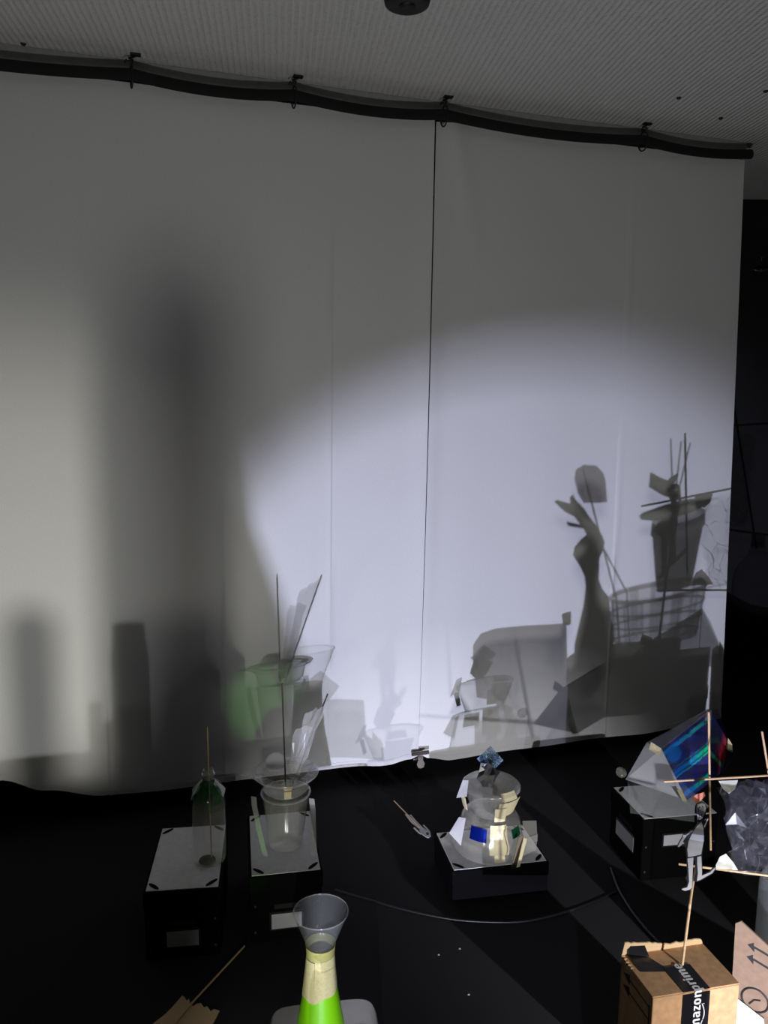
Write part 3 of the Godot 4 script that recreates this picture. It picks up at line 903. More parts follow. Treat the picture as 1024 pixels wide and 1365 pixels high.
func funnel_cone() -> void:
	var t := thing("plastic_tub", "upturned shallow clear plastic tub under the lime cone", "tub", Vector3(-0.12, 0, -1.600), deg_to_rad(9))
	var g := G.new()
	var w := 0.135
	var d := 0.105
	var prof := [[1.0, 0.0], [0.99, 0.004], [0.93, 0.070], [0.90, 0.076]]
	var rings := []
	for q in prof:
		var ring := []
		for k in 48:
			var a := TAU * k / 48
			var cx: float = signf(cos(a)) * pow(absf(cos(a)), 0.32) * w * q[0]
			var cz: float = signf(sin(a)) * pow(absf(sin(a)), 0.32) * d * q[0]
			ring.append(Vector3(cx, q[1], -cz))
		rings.append(ring)
	for j in rings.size() - 1:
		for k in 48:
			var l := (k + 1) % 48
			g.quad(rings[j][k], rings[j][l], rings[j + 1][l], rings[j + 1][k], 1)
	obj("tub_wall", g, M.cloudy, t)
	g = G.new()
	for k in 48: g.tri(Vector3(0, 0.0755, 0), rings[-1][k] , rings[-1][(k + 1) % 48], 2)
	obj("tub_base", g, M.cloudy, t)
	# the cone
	var p := Vector3(-0.133, 0.0785, -1.615)
	t = thing("plastic_cone", "lime green ribbed plastic cone wrapped in cream tape on a clear tub", "cone", p)
	g = G.new()
	var body := []
	for k in 24: body.append(Vector2(lerpf(0.056, 0.037, k / 23.0) + (0.0006 if k % 2 else 0.0), 0.11 * k / 23.0))
	g.lathe(Transform3D(), body, 44)
	obj("cone_body", g, M.lime, t)
	g = G.new()
	var segs := 40
	for k in segs:
		var a := TAU * k / segs
		var b := TAU * (k + 1) / segs
		var ya := 0.100 + 0.010 * sin(a - 0.4) + 0.003 * sin(a * 5.0)
		var yb := 0.100 + 0.010 * sin(b - 0.4) + 0.003 * sin(b * 5.0)
		var ra := lerpf(0.057, 0.0375, ya / 0.11) + 0.0012
		var rb := lerpf(0.057, 0.0375, yb / 0.11) + 0.0012
		var wob := 0.001 * sin(a * 7.0)
		var wob2 := 0.001 * sin(b * 7.0)
		g.quad(Vector3(ra * sin(a), ya, ra * cos(a)), Vector3(rb * sin(b), yb, rb * cos(b)), Vector3((0.035 + wob2) * sin(b), 0.15, (0.035 + wob2) * cos(b)), Vector3((0.035 + wob) * sin(a), 0.15, (0.035 + wob) * cos(a)), 1)
		g.quad(Vector3((0.035 + wob) * sin(a), 0.15, (0.035 + wob) * cos(a)), Vector3((0.035 + wob2) * sin(b), 0.15, (0.035 + wob2) * cos(b)), Vector3(0.0325 * sin(b), 0.188, 0.0325 * cos(b)), Vector3(0.0325 * sin(a), 0.188, 0.0325 * cos(a)), 1)
	obj("tape_wrap", g, M.cone_tape, t)
	g = G.new()
	patch(g, Vector3.ZERO, 0.0405, 0.10, 0.0350, 0.186, -60, -18, 0.0015)
	obj("tape", g, M.cone_tape, t)
	g = G.new()
	patch(g, Vector3.ZERO, 0.0580, -0.0, 0.0560, 0.014, -50, 80, 0.0015)
	obj("tape", g, M.cone_tape, t)
	# the funnel
	t = thing("clear_funnel", "clear plastic funnel standing in the taped top of the lime cone", "funnel", p + Vector3(0, 0.1905, 0))
	g = G.new()
	g.lathe(Transform3D(), [Vector2(0.030, -0.008), Vector2(0.031, 0.018), Vector2(0.034, 0.026), Vector2(0.062, 0.100)], 48)
	obj("funnel_wall", g, M.clear, t)
	g = G.new()
	g.lathe(Transform3D(), [Vector2(0.0615, 0.099), Vector2(0.0635, 0.0995), Vector2(0.0635, 0.1015), Vector2(0.0615, 0.102)], 48)
	obj("funnel_rim", g, M.cloudy, t)
	g = G.new()
	g.lathe(Transform3D(), [Vector2(0.0325, -0.002), Vector2(0.0335, 0.016), Vector2(0.035, 0.022)], 40)
	obj("tape_ring", g, film(Color(0.72, 0.72, 0.42), 0.7, 0.4), t)

# ------------------------------------------------------------------ the parcel and the carton
func letters(text: String, size: float, x: Transform3D, mat: Material, parent: Node, called: String) -> void:
	var tm := TextMesh.new()
	var f := SystemFont.new()
	f.font_names = PackedStringArray(["Droid Sans"])
	f.font_weight = 700
	tm.font = f
	tm.text = text
	tm.font_size = 64
	tm.pixel_size = size / 64.0
	tm.depth = 0.0006
	var o := MeshInstance3D.new()
	o.mesh = tm
	o.material_override = mat
	o.name = called
	o.transform = x
	parent.add_child(o, true)

func parcel() -> void:
	var w := 0.211
	var d := 0.135
	var h := 0.25
	var t := thing("cardboard_parcel", "small brown cardboard parcel with black tape, a paper figure stuck in its top", "box", Vector3(0.682, 0, -1.595), deg_to_rad(12))
	var th := 0.004
	for q in [["front_panel", Vector3(0, h / 2, d / 2 - th / 2), Vector3(w, h, th)], ["back_panel", Vector3(0, h / 2, -d / 2 + th / 2), Vector3(w, h, th)], ["left_panel", Vector3(-w / 2 + th / 2, h / 2, 0), Vector3(th, h, d - 2 * th)], ["right_panel", Vector3(w / 2 - th / 2, h / 2, 0), Vector3(th, h, d - 2 * th)], ["base_panel", Vector3(0, th / 2, 0), Vector3(w - 2 * th, th, d - 2 * th)]]:
		var g := G.new()
		g.box(Transform3D(Basis(), q[1]), q[2], 0.0012)
		obj(q[0], g, M.cardboard, t)
	var g := G.new()
	g.box(Transform3D(Basis(Vector3.RIGHT, -0.02), Vector3(0, h + 0.0015, 0)), Vector3(w + 0.002, 0.003, d), 0.001)
	obj("top_flap", g, M.cardboard, t)
	# the torn back flap stands up, ragged along its edge
	g = G.new()
	var poly := [Vector2(-w / 2, 0), Vector2(w / 2, 0), Vector2(w / 2 - 0.004, 0.012)]
	for k in 26:
		poly.append(Vector2(w / 2 - 0.008 - k * (w - 0.012) / 25.0, 0.016 + 0.018 * smoothstep(0.35, 1.0, k / 25.0) + rng.randf_range(-0.003, 0.003)))
	g.plate(Transform3D(Basis(Vector3.RIGHT, 0.12), Vector3(0, h, -d / 2 - 0.002)), poly, 0.003)
	obj("torn_flap", g, M.torn, t)
	g = G.new()
	for k in 9:
		var y := h - 0.002 - 0.006 * (k % 2)
		g.box(Transform3D(Basis(Vector3.UP, rng.randf_range(-0.6, 0.6)), Vector3(-w / 2 + 0.002, y, -d / 2 + 0.004 + k * 0.005)), Vector3(0.008, 0.010, 0.005), 0.001)
	obj("torn_corner", g, M.torn, t)
	# black tape
	g = G.new()
	g.slab(Vector3(-0.092, h + 0.0042, -0.008), Vector3(-0.022, h + 0.0038, 0.004), Vector3(-0.048, h + 0.0042, -0.048), Vector3(-0.092, h + 0.0060, -0.064), 0.0006)
	g.slab(Vector3(-0.092, h + 0.0055, -0.062), Vector3(-0.046, h + 0.0046, -0.048), Vector3(-0.050, h + 0.026, -0.068), Vector3(-0.096, h + 0.030, -0.0665), 0.0006)
	obj("black_tape", g, M.parcel_tape, t)
	var tx := -0.001
	g = G.new()
	g.box(Transform3D(Basis(), Vector3(tx, h + 0.0046, 0.03)), Vector3(0.066, 0.0006, 0.076))
	g.box(Transform3D(Basis(), Vector3(tx, h / 2 + 0.002, d / 2 + 0.0012)), Vector3(0.066, h - 0.006, 0.0008))
	obj("printed_tape", g, M.parcel_tape, t)
	var up := Basis(Vector3.BACK, PI / 2)
	var word := obj("print_backing", strip(Vector3(tx + 0.006, h - 0.05, d / 2 + 0.0017)), M.parcel_tape, t)
	letters("amazon", 0.030, Transform3D(up, Vector3(tx + 0.001, h - 0.050, d / 2 + 0.0019)), M.white_print, word, "printed_word")
	g = G.new()
	var arc := []
	for k in 13:
		var u := k / 12.0
		arc.append(Vector3(tx + 0.014 + 0.007 * sin(u * PI), h - 0.078 + u * 0.050, d / 2 + 0.0018))
	g.tube(arc, 0.0014, 6)
	g.tube([arc[12] + Vector3(0.006, -0.001, 0), arc[12], arc[12] + Vector3(0.004, -0.008, 0)], 0.0012, 6)
	obj("printed_smile", g, M.white_print, word)
	letters("prime", 0.030, Transform3D(Basis(Vector3.RIGHT, -PI / 2) * up, Vector3(tx + 0.001, h + 0.0050, 0.028)), M.label_paper, word, "printed_word")
	# marks printed on the left panel: two arrows and an upright line
	g = G.new()
	var side := func(z: float, y: float) -> Vector3: return Vector3(-w / 2 - 0.0008, y, z)
	for k in 2:
		var y := 0.222 - k * 0.030
		g.slab(side.call(-0.030, y - 0.003), side.call(0.055, y - 0.003), side.call(0.055, y), side.call(-0.030, y), 0.0004)
		g.slab(side.call(-0.052, y - 0.002), side.call(-0.026, y - 0.014), side.call(-0.026, y + 0.011), side.call(-0.052, y - 0.001), 0.0004)
	g.slab(side.call(0.054, 0.170), side.call(0.058, 0.170), side.call(0.058, 0.226), side.call(0.054, 0.226), 0.0004)
	obj("printed_arrows", g, M.ink, t)
	# the larger carton beside it
	var c := thing("carton_piece", "upright piece of a larger brown carton with two printed arrows, beside the parcel", "box", Vector3(0.880, 0, -1.740), deg_to_rad(-34))
	g = G.new()
	g.plate(Transform3D(), [Vector2(0, 0), Vector2(0.30, 0), Vector2(0.30, 0.17), Vector2(0.10, 0.218), Vector2(0.008, 0.275), Vector2(-0.004, 0.265)], 0.005)
	obj("front_panel", g, M.carton, c)
	g = G.new()
	g.box(Transform3D(Basis(), Vector3(0.298, 0.13, -0.07)), Vector3(0.005, 0.26, 0.14), 0.001)
	obj("side_panel", g, M.carton, c)
	g = G.new()
	for k in 2:
		var y := 0.222 - k * 0.032
		g.plate(Transform3D(Basis(), Vector3(0.026, y, 0.005)), [Vector2(0, 0), Vector2(0.014, 0.010), Vector2(0.014, 0.002), Vector2(0.06, -0.010), Vector2(0.06, -0.016), Vector2(0.016, -0.004), Vector2(0.016, -0.014)], 0.0006)
	obj("printed_arrows", g, M.ink, c)
	g = G.new()
	var circle := []
	for k in 25: circle.append(Vector3(0.052 + 0.03 * cos(TAU * k / 24), 0.085 + 0.03 * sin(TAU * k / 24), 0.0056))
	g.tube(circle, 0.0024, 6)
	g.tube([Vector3(0.04, 0.07, 0.0056), Vector3(0.05, 0.085, 0.0056), Vector3(0.064, 0.09, 0.0056)], 0.002, 6)
	obj("printed_circle", g, M.ink, c)
	g = G.new()
	g.slab(Vector3(0.0, 0.0, 0.10), Vector3(0.10, 0.0, 0.10), Vector3(0.075, 0.05, 0.012), Vector3(0.012, 0.075, 0.010), 0.001)
	tag(obj("paper_scrap", g, M.grey_paper), "torn grey paper scrap leaning against the carton piece", "paper")
	get_node("paper_scrap").transform = c.transform

func strip(at: Vector3) -> G:
	var g := G.new()
	g.box(Transform3D(Basis(), at), Vector3(0.03, 0.09, 0.0003))
	return g

# ------------------------------------------------------------------ paper figures
func cutout(t: Node3D, called: String, pts: Array, thick: float, mat: Material, back := 0.0) -> MeshInstance3D:
	# an outline taken in a vertical plane through the thing, given as picture points of the crop at 880, 1030 (7.11 times)
	var poly := []
	for q in pts:
		var px: float = 880.0 + q[0] / 7.11
		var py: float = 1030.0 + q[1] / 7.11
		var n := t.basis.z
		var d := ray(px, py)
		var hit := cam.position + d * ((t.position - cam.position).dot(n) / d.dot(n))
		var l := t.transform.affine_inverse() * hit
		poly.append(Vector2(l.x, l.y))
	var g := G.new()
	g.plate(Transform3D(), poly, thick, back)
	return obj(called, g, mat, t)

func oval(cx: float, cy: float, rx: float, ry: float, n := 18, tilt := 0.0) -> Array:
	var r := []
	for k in n:
		var v := Vector2(rx * cos(TAU * k / n), ry * sin(TAU * k / n)).rotated(tilt)
		r.append([cx + v.x, cy + v.y])
	return r

func puppets() -> void:
	var foot := at_y(910, 1288, 0.254)
	var t := thing("paper_figure", "cut-out paper man with black outlines on a skewer stuck in the parcel", "paper figure", foot, deg_to_rad(-14))
	cutout(t, "backing", [[380, 268], [425, 280], [442, 320], [438, 380], [412, 430], [405, 450], [455, 425], [462, 440], [430, 515], [420, 530], [420, 640], [408, 700], [398, 790], [402, 900], [404, 962], [470, 930], [492, 905], [530, 880], [530, 915], [500, 955], [440, 990], [390, 1020], [350, 1034], [322, 1028], [340, 960], [330, 830], [318, 825], [310, 960], [306, 1095], [285, 1112], [235, 1122], [198, 1104], [205, 1088], [250, 1075], [262, 1040], [240, 1000], [258, 960], [250, 860], [252, 805], [240, 700], [200, 690], [172, 712], [160, 690], [205, 610], [222, 575], [245, 580], [290, 538], [320, 530], [352, 480], [352, 410], [328, 380], [334, 310], [350, 285]], 0.0012, M.ink)
	cutout(t, "head", [[350, 300], [400, 284], [428, 300], [434, 340], [420, 390], [396, 432], [376, 440], [360, 410], [345, 380], [342, 340]], 0.0018, M.grey_paper, 0.0010)
	for q in [oval(372, 345, 9, 30, 12, 0.15), oval(404, 340, 9, 30, 12, -0.1), oval(390, 398, 6, 10, 10)]:
		cutout(t, "drawn_line", q, 0.0023, M.ink, 0.0017)
	for q in [oval(373, 347, 5, 22, 12, 0.15), oval(403, 342, 5, 22, 12, -0.1)]:
		cutout(t, "eye", q, 0.0028, M.grey_paper, 0.0022)
	cutout(t, "torso", [[392, 458], [412, 535], [414, 640], [402, 700], [390, 770], [330, 785], [265, 796], [258, 720], [272, 640], [310, 560], [350, 505]], 0.0018, M.grey_paper, 0.0010)
	cutout(t, "arm", [[318, 540], [300, 562], [255, 590], [215, 650], [230, 668], [212, 672], [186, 696], [174, 700], [170, 690], [212, 612], [222, 585], [244, 588], [290, 548]], 0.0018, M.grey_paper, 0.0010)
	cutout(t, "arm", [[446, 440], [456, 432], [430, 505], [418, 518], [415, 505]], 0.0018, M.grey_paper, 0.0010)
	cutout(t, "leg", [[260, 810], [316, 800], [308, 950], [302, 1088], [280, 1104], [238, 1115], [205, 1104], [212, 1095], [258, 1082], [275, 1030], [268, 900]], 0.0018, M.grey_paper, 0.0010)
	cutout(t, "leg", [[352, 795], [390, 785], [396, 900], [396, 972], [474, 940], [500, 912], [524, 892], [522, 910], [494, 948], [436, 980], [386, 1010], [350, 1022], [358, 950], [352, 860]], 0.0018, M.grey_paper, 0.0010)
	cutout(t, "hat", [[300, 235], [345, 200], [420, 180], [428, 215], [380, 268], [340, 290]], 0.0022, M.copper, 0.0010)
	var g := G.new()
	var top := at_z(934, 1120, foot.z - 0.006) - foot
	g.tube([Vector3(0, 0.0015, -0.003), t.basis.inverse() * Vector3(0.010, 0.19, 0.0) + Vector3(0, 0, -0.003), t.basis.inverse() * Vector3(top.x * 0.95, top.y, 0) + Vector3(0, 0, -0.003)], 0.0030, 8)
	obj("stick", g, M.wood, t)
	# the figure lying on the carpet
	var p := at_y(552, 1096, 0.0)
	var l := thing("paper_figure", "small thin paper figure with a skewer lying on the carpet", "paper figure", p)
	var flat := func(pts: Array, called: String, mat: Material, y0: float, y1: float) -> void:
		var poly := []
		for q in pts:
			var v := at_y(520.0 + q[0] / 12.8, 1060.0 + q[1] / 12.8, 0.004) - p
			poly.append(Vector2(v.x, -v.z))
		var gg := G.new()
		gg.plate(Transform3D(Basis(Vector3.RIGHT, -PI / 2), Vector3.ZERO), poly, y1, y0)
		obj(called, gg, mat, l)
	flat.call([[258, 320], [285, 318], [370, 420], [520, 530], [560, 560], [550, 600], [500, 570], [390, 480], [340, 430]], "leg", M.grey_paper, 0.001, 0.003)
	flat.call([[335, 330], [360, 328], [440, 420], [560, 545], [540, 575], [480, 520], [400, 420]], "leg", M.grey_paper, 0.001, 0.003)
	flat.call([[500, 540], [550, 540], [640, 600], [690, 640], [695, 690], [655, 720], [610, 705], [540, 650], [505, 600]], "body", M.grey_paper, 0.001, 0.0032)
	flat.call([[400, 550], [420, 540], [500, 615], [540, 640], [530, 660], [480, 630]], "arm", M.grey_paper, 0.001, 0.003)
	flat.call([[560, 505], [585, 500], [660, 580], [690, 625], [660, 625], [620, 575]], "arm", M.grey_paper, 0.001, 0.003)
	flat.call([[610, 640], [640, 625], [670, 655], [650, 680], [620, 670]], "drawn_line", M.ink, 0.003, 0.0037)
	g = G.new()
	g.tube([at_y(525.5, 1067.5, 0.005) - p, at_y(560, 1103, 0.005) - p], 0.0022, 8)
	obj("stick", g, M.wood, l)

# ------------------------------------------------------------------ skewers with film
func film_frame() -> void:
	var z := -1.72
	var t := thing("film_frame", "frame of wooden skewers stretching a crumpled sheet of clear film", "frame", Vector3(0.85, 0.4, z))
	var o := t.position
	for q in [[at_z(945, 949, z), at_z(947.5, 1133, z)], [at_z(885, 1042, z + 0.012), at_z(1070, 1031, z + 0.012)], [at_z(905, 1152, z + 0.005), at_z(1085, 1175, z + 0.005)], [at_z(1016, 975, z - 0.008), at_z(1050, 1185, z - 0.008)]]:
		var g := G.new()
		g.tube([q[0] - o, q[1] - o], 0.0026, 8)
		obj("skewer", g, M.wood, t)
	var g := G.new()
	var a := at_z(958, 1046, z) - o
	var b := at_z(1046, 1040, z) - o
	var c := at_z(966, 1160, z) - o
	var net := crumple(g, c, b - a, a - c, 10, 12, 0.022, -1, 0.3, 5)
	obj("crumpled_film", g, M.cellophane, t)
	g = G.new()
	var layer := crumple(g, c + Vector3(0, 0, 0.012), b - a, a - c, 7, 9, 0.024, -1, 0.3, 8)
	obj("crumpled_film", g, M.cellophane, t)
	var r := RandomNumberGenerator.new()
	r.seed = 15
	for k in 12:      # sharp creases where the film is folded double
		g = G.new()
		var at: Array = net if k % 2 else layer
		var jj := r.randi_range(0, at.size() - 3)
		var ii := r.randi_range(0, at[0].size() - 3)
		var up := 1 if r.randf() < 0.7 else 0
		g.tube([at[jj][ii], at[jj + up][ii + 1], at[jj + 2 * up][ii + 2 - (k % 2)]], 0.0011, 5, 0.0004)
		obj("film_crease", g, M.cellophane, t)
	g = G.new()
	g.tube([c + Vector3(0.012, 0.006, 0.012), c + Vector3(0.04, 0.009, 0.018), c + Vector3(0.07, 0.005, 0.014), c + Vector3(0.12, 0.0, 0.012)], 0.0026, 6, 0.0016)
	obj("film_crease", g, M.cellophane, t)
	for q in [[[958, 1041], [984, 1040], [980, 1052], [972, 1058], [964, 1052]], [[952, 1158], [960, 1142], [968, 1138], [978, 1150], [984, 1160]]]:
		g = G.new()
		var n: int = q.size()
		var mid := Vector3.ZERO
		var pts := []
		for v in q:
			pts.append(at_z(v[0], v[1], z + 0.018) - o)
			mid += pts[-1] / n
		mid.z += 0.006
		for k in n:
			g.tri(mid, pts[(k + 1) % n], pts[k])
			g.tri(mid - Vector3(0, 0, 0.012), pts[k], pts[(k + 1) % n])
		obj("tape", g, film(Color(0.80, 0.80, 0.74), 0.75, 0.4), t)
	# the bottle that carries the frame, just beside the picture
	var p := Vector3(1.04, 0, -1.84)
	var s := thing("plastic_bottle", "clear plastic bottle carrying the skewer frame", "bottle", p)
	g = G.new()
	g.lathe(Transform3D(), [Vector2(0, 0.004), Vector2(0.05, 0.002), Vector2(0.056, 0.012), Vector2(0.056, 0.30), Vector2(0.05, 0.33), Vector2(0.022, 0.37), Vector2(0.016, 0.40)], 36)
	obj("bottle_wall", g, M.clear, s)
	g = G.new()
	g.lathe(Transform3D(), [Vector2(0.0165, 0.385), Vector2(0.0165, 0.42), Vector2(0.0, 0.422)], 24)
	obj("cap", g, M.milky, s)

func foreground() -> void:
	# unseen things below the picture, placed and shaped to cast shadows on the sheets
	var t := thing("unseen_tumbler", "unseen small frosted tumbler with sand, out of view, darkening the left of the sheets", "tumbler", Vector3(cast(262, 900, 0.115).x, 0, 0.115))  # unseen, placed near the lamp to darken the left of the sheets
	var g := G.new()
	g.lathe(Transform3D(), [Vector2(0, 0.003), Vector2(0.018, 0.002), Vector2(0.0245, 0.006), Vector2(0.024, 0.09), Vector2(0.014, 0.12), Vector2(0.0115, 0.15), Vector2(0.011, 0.205)], 36)
	obj("tumbler_wall", g, M.frosted, t)
	g = G.new()
	g.lathe(Transform3D(), [Vector2(0.0, 0.005), Vector2(0.016, 0.006), Vector2(0.0230, 0.01), Vector2(0.0225, 0.089), Vector2(0.0165, 0.110), Vector2(0.0125, 0.122), Vector2(0.009, 0.127), Vector2(0.0, 0.125)], 28)
	obj("sand", g, M.torn, t)  # opaque filling, deepens the dark at the lower left
	t = thing("unseen_jar", "unseen slim frosted jar with dark liquid, out of view, darkening the left of the wide sheet", "jar", Vector3(-0.384, 0, -1.12))  # unseen, shades a broad column of the wide sheet
	g = G.new()
	g.lathe(Transform3D(), [Vector2(0, 0.003), Vector2(0.027, 0.002), Vector2(0.030, 0.008), Vector2(0.030, 0.34), Vector2(0.028, 0.362), Vector2(0.025, 0.375), Vector2(0.025, 0.385)], 32)
	obj("jar_wall", g, M.frosted, t)
	g = G.new()
	g.lathe(Transform3D(), [Vector2(0, 0.005), Vector2(0.026, 0.006), Vector2(0.0285, 0.012), Vector2(0.0285, 0.25), Vector2(0.0, 0.25)], 32)
	obj("liquid", g, solid(Color(0.12, 0.09, 0.06), 0.2), t)  # opaque filling, blocks the lower part of the beam
	g = G.new()
	g.lathe(Transform3D(), [Vector2(0.026, 0.380), Vector2(0.026, 0.398), Vector2(0.0, 0.399)], 24)
	obj("cap", g, M.black_plastic, t)
	t = thing("unseen_glue_stick", "unseen small black glue stick, out of view, casting the narrow dark blob at the far left", "glue stick", Vector3(-0.446, 0, -1.12))  # unseen, sized for the narrow dark blob on the sheet
	g = G.new()
	g.lathe(Transform3D(), [Vector2(0, 0.002), Vector2(0.009, 0.001), Vector2(0.010, 0.006), Vector2(0.010, 0.20)], 24)
	obj("tube", g, M.black_plastic, t)
	g = G.new()
	g.lathe(Transform3D(), [Vector2(0.011, 0.198), Vector2(0.011, 0.262), Vector2(0.008, 0.268), Vector2(0.0, 0.270)], 24)
	obj("cap", g, M.black_plastic, t)
	t = thing("notebook", "unseen black notebook standing upright, out of view, darkening the foot of the wide sheet", "notebook", Vector3(-0.53, 0, -1.19))  # unseen, keeps the beam off the foot of the sheet
	g = G.new()
	g.box(Transform3D(Basis(), Vector3(0, 0.092, 0)), Vector3(0.27, 0.183, 0.012), 0.002)
	obj("cover", g, M.black_plastic, t)
	g = G.new()
	g.box(Transform3D(Basis(), Vector3(0.003, 0.092, 0)), Vector3(0.268, 0.177, 0.008))
	obj("pages", g, M.label_paper, t)
	# an unseen rounded tub, its outline traced from the shadow it casts
	var z := -1.12
	var o := cast(690, 1000, z)
	o.y = 0.0
	t = thing("unseen_tub", "unseen frosted plastic tub with rounded corners, out of view, casting the rounded shadow", "tub", o)
	g = G.new()
	g.plate(Transform3D(), outline([[634, 1000], [634, 962], [662, 960], [664, 935], [637, 928], [632, 880], [632, 858], [640, 847], [660, 841], [700, 837], [752, 835], [756, 1000]], z, o), 0.02, -0.02)
	obj("tub_body", g, M.frosted, t)
	g = G.new()
	g.plate(Transform3D(), outline([[752, 834], [750, 820], [760, 818], [760, 834]], z, o), 0.008, -0.008)
	obj("latch", g, M.black_plastic, t)
	z = -1.06
	o = cast(450, 1000, z)
	o.y = 0.0
	t = thing("unseen_block", "unseen cloudy acrylic block with a tilted square on top, out of view, casting the angular shadow", "block", o)  # unseen, outline follows the angular shadow it throws
	g = G.new()
	g.plate(Transform3D(), outline([[396, 1012], [398, 962], [402, 935], [485, 935], [488, 980], [497, 985], [497, 975], [510, 988], [512, 1012]], z, o), 0.012, -0.012)
	obj("block_body", g, M.block, t)
	g = G.new()
	g.plate(Transform3D(), outline([[400, 918], [428, 896], [453, 917], [438, 936], [412, 936], [410, 922]], z, o), 0.003, -0.003)
	obj("square", g, M.block, t)
	# an unseen tower, shaped after the shadow it casts: a box, a latticed basket, a cup under a wide brim, and paper shapes on sticks
	z = -1.0
	var l := cast(764, 872, z)
	var r := cast(893, 872, z)
	var w := r.x - l.x
	var h := l.y
	document_box("unseen small black document box, out of view under the latticed basket", Vector3((l.x + r.x) / 2, 0, z), 0.0, w, 0.10, h, [])
	var mid := cast(872, 870, z)
	mid.y = h + 0.0025
	t = thing("unseen_basket", "unseen round latticed plastic basket, out of view on a small black document box", "basket", mid)
	var bh: float = cast(872, 788, z).y - mid.y
	var br: float = (cast(934, 830, z).x - cast(812, 830, z).x) / 2
	g = G.new()
	g.lathe(Transform3D(), [Vector2(0.0, 0.001), Vector2(br * 0.85, 0.001), Vector2(br, bh)], 36)
	obj("basket_wall", g, M.tub, t)
	for k in 14:
		g = G.new()
		var a := TAU * k / 14.0
		var bw := 0.10 if k % 3 else 0.2
		g.lathe(Transform3D(), [Vector2(br * 0.86, 0.002), Vector2(br * 1.01, bh)], 4, a, a + bw)
		obj("slat", g, M.tub, t)
	for k in 4:
		g = G.new()
		var y := bh * (0.12 + 0.27 * k)
		var rr := lerpf(br * 0.86, br * 1.02, y / bh)
		g.lathe(Transform3D(), [Vector2(rr, y), Vector2(rr + 0.001, y + (0.004 if k < 3 else 0.008))], 36)
		obj("band", g, M.frosted, t)
	var cp := cast(898, 786, z)
	cp.y = mid.y + bh
	t = thing("unseen_cup", "unseen tapered smoky plastic cup, out of view on the latticed basket", "cup", cp)
	var ch: float = cast(898, 690, z).y - cp.y
	g = G.new()
	g.lathe(Transform3D(), [Vector2(0, 0.001), Vector2(0.026, 0.001), Vector2(0.028, 0.01), Vector2(0.038, ch * 0.8), Vector2(0.041, ch * 0.82), Vector2(0.040, ch)], 32)
	obj("cup_wall", g, M.smoky, t)
	t = thing("unseen_lid", "unseen wide round lid, out of view on the smoky cup like a hat brim", "lid", cp + Vector3(-0.006, ch + 0.012, 0))
	t.rotation_degrees = Vector3(6, 0, 4)
	g = G.new()
	g.lathe(Transform3D(), [Vector2(0.0, -0.007), Vector2(0.036, -0.007), Vector2(0.052, -0.002), Vector2(0.054, 0.003), Vector2(0.034, 0.007), Vector2(0.0, 0.009)], 32)
	obj("disc", g, M.black_plastic, t)
	for q in [[[866, 632], [877, 638], [905, 650], [906, 668], [884, 662], [864, 650]]]:
		g = G.new()
		g.plate(Transform3D(), outline(q, z, cp), 0.004)
		var leaf := obj("unseen_leaf", g, M.grey_paper)
		leaf.position = cp + Vector3(0, 0, 0.002)
		tag(leaf, "unseen small grey paper leaf, out of view on the wide round lid", "paper")
	for q in [[895, 584, 898], [909, 588, 900], [921, 590, 902]]:
		skewer(["unseen thin skewer leaning in the smoky cup, upright one of three", "unseen thin skewer leaning in the smoky cup, middle one of three", "unseen thin skewer leaning in the smoky cup, most slanted of three"][[895, 909, 921].find(q[0])], cast(q[2], 668, z) + Vector3(0, 0, -0.004), cast(q[0], q[1], z) + Vector3(0, 0, -0.004), 0.0012, "wood", "unseen skewers of the smoky cup")
	o = cast(790, 880, z + 0.07)
	o.y = 0.0
	t = thing("paper_figure", "unseen grey paper bird with open beak, out of view, cut to the shape of its shadow", "paper figure", o)  # unseen, cut after the outline of its own shadow
	g = G.new()
	var bird := []
	for q in [[335, 265], [345, 262], [388, 275], [385, 255], [395, 245], [403, 262], [430, 290], [448, 318], [470, 345], [490, 380], [497, 400], [490, 430], [480, 450], [478, 520], [490, 550], [510, 575], [528, 700], [520, 790], [402, 790], [400, 730], [430, 600], [437, 540], [432, 505], [415, 470], [396, 440], [400, 415], [420, 390], [440, 375], [430, 355], [380, 345], [375, 332], [420, 343], [400, 315], [370, 300]]: bird.append([600 + q[0] / 2.415, 560 + q[1] / 2.415])
	g.plate(Transform3D(), outline(bird, z + 0.07, o), 0.0015)
	obj("bird", g, M.grey_paper, t)
	g = G.new()
	var bl: float = cast(768, 885, z + 0.07).x - o.x
	var bt: float = cast(790, 880, z + 0.07).y
	g.box(Transform3D(Basis(), Vector3(0.006, bt / 2, -0.004)), Vector3(-2.0 * bl, bt, 0.012), 0.002)
	obj("base_block", g, M.black_plastic, t)
	o = cast(800, 880, z + 0.09)
	o.y = 0.0
	t = thing("unseen_paddle", "unseen smoky film paddle on a stick, out of view beside the paper bird", "paper figure", o)  # unseen, drawn back from the paddle shadow on the sheet
	g = G.new()
	var pad := []
	for q in [[400, 195], [405, 165], [430, 150], [470, 153], [492, 175], [500, 200], [505, 268], [480, 272], [430, 272], [412, 240]]: pad.append([600 + q[0] / 2.415, 560 + q[1] / 2.415])
	g.plate(Transform3D(), outline(pad, z + 0.09, o), 0.0012)
	obj("paddle", g, M.frosted, t)
	for q in [[778, 628, 822, 800], [806, 735, 836, 790]]:
		g = G.new()
		g.tube([cast(q[0], q[1], z + 0.09) - o - Vector3(0, 0, 0.002), cast(q[2], q[3], z + 0.09) - o - Vector3(0, 0, 0.002), cast(q[2] + 6, 900, z + 0.09) - o - Vector3(0, 0, 0.002)], 0.0012, 6)
		obj("stick", g, M.wood, t)
	g = G.new()
	var fy: float = cast(800, 885, z + 0.09).y
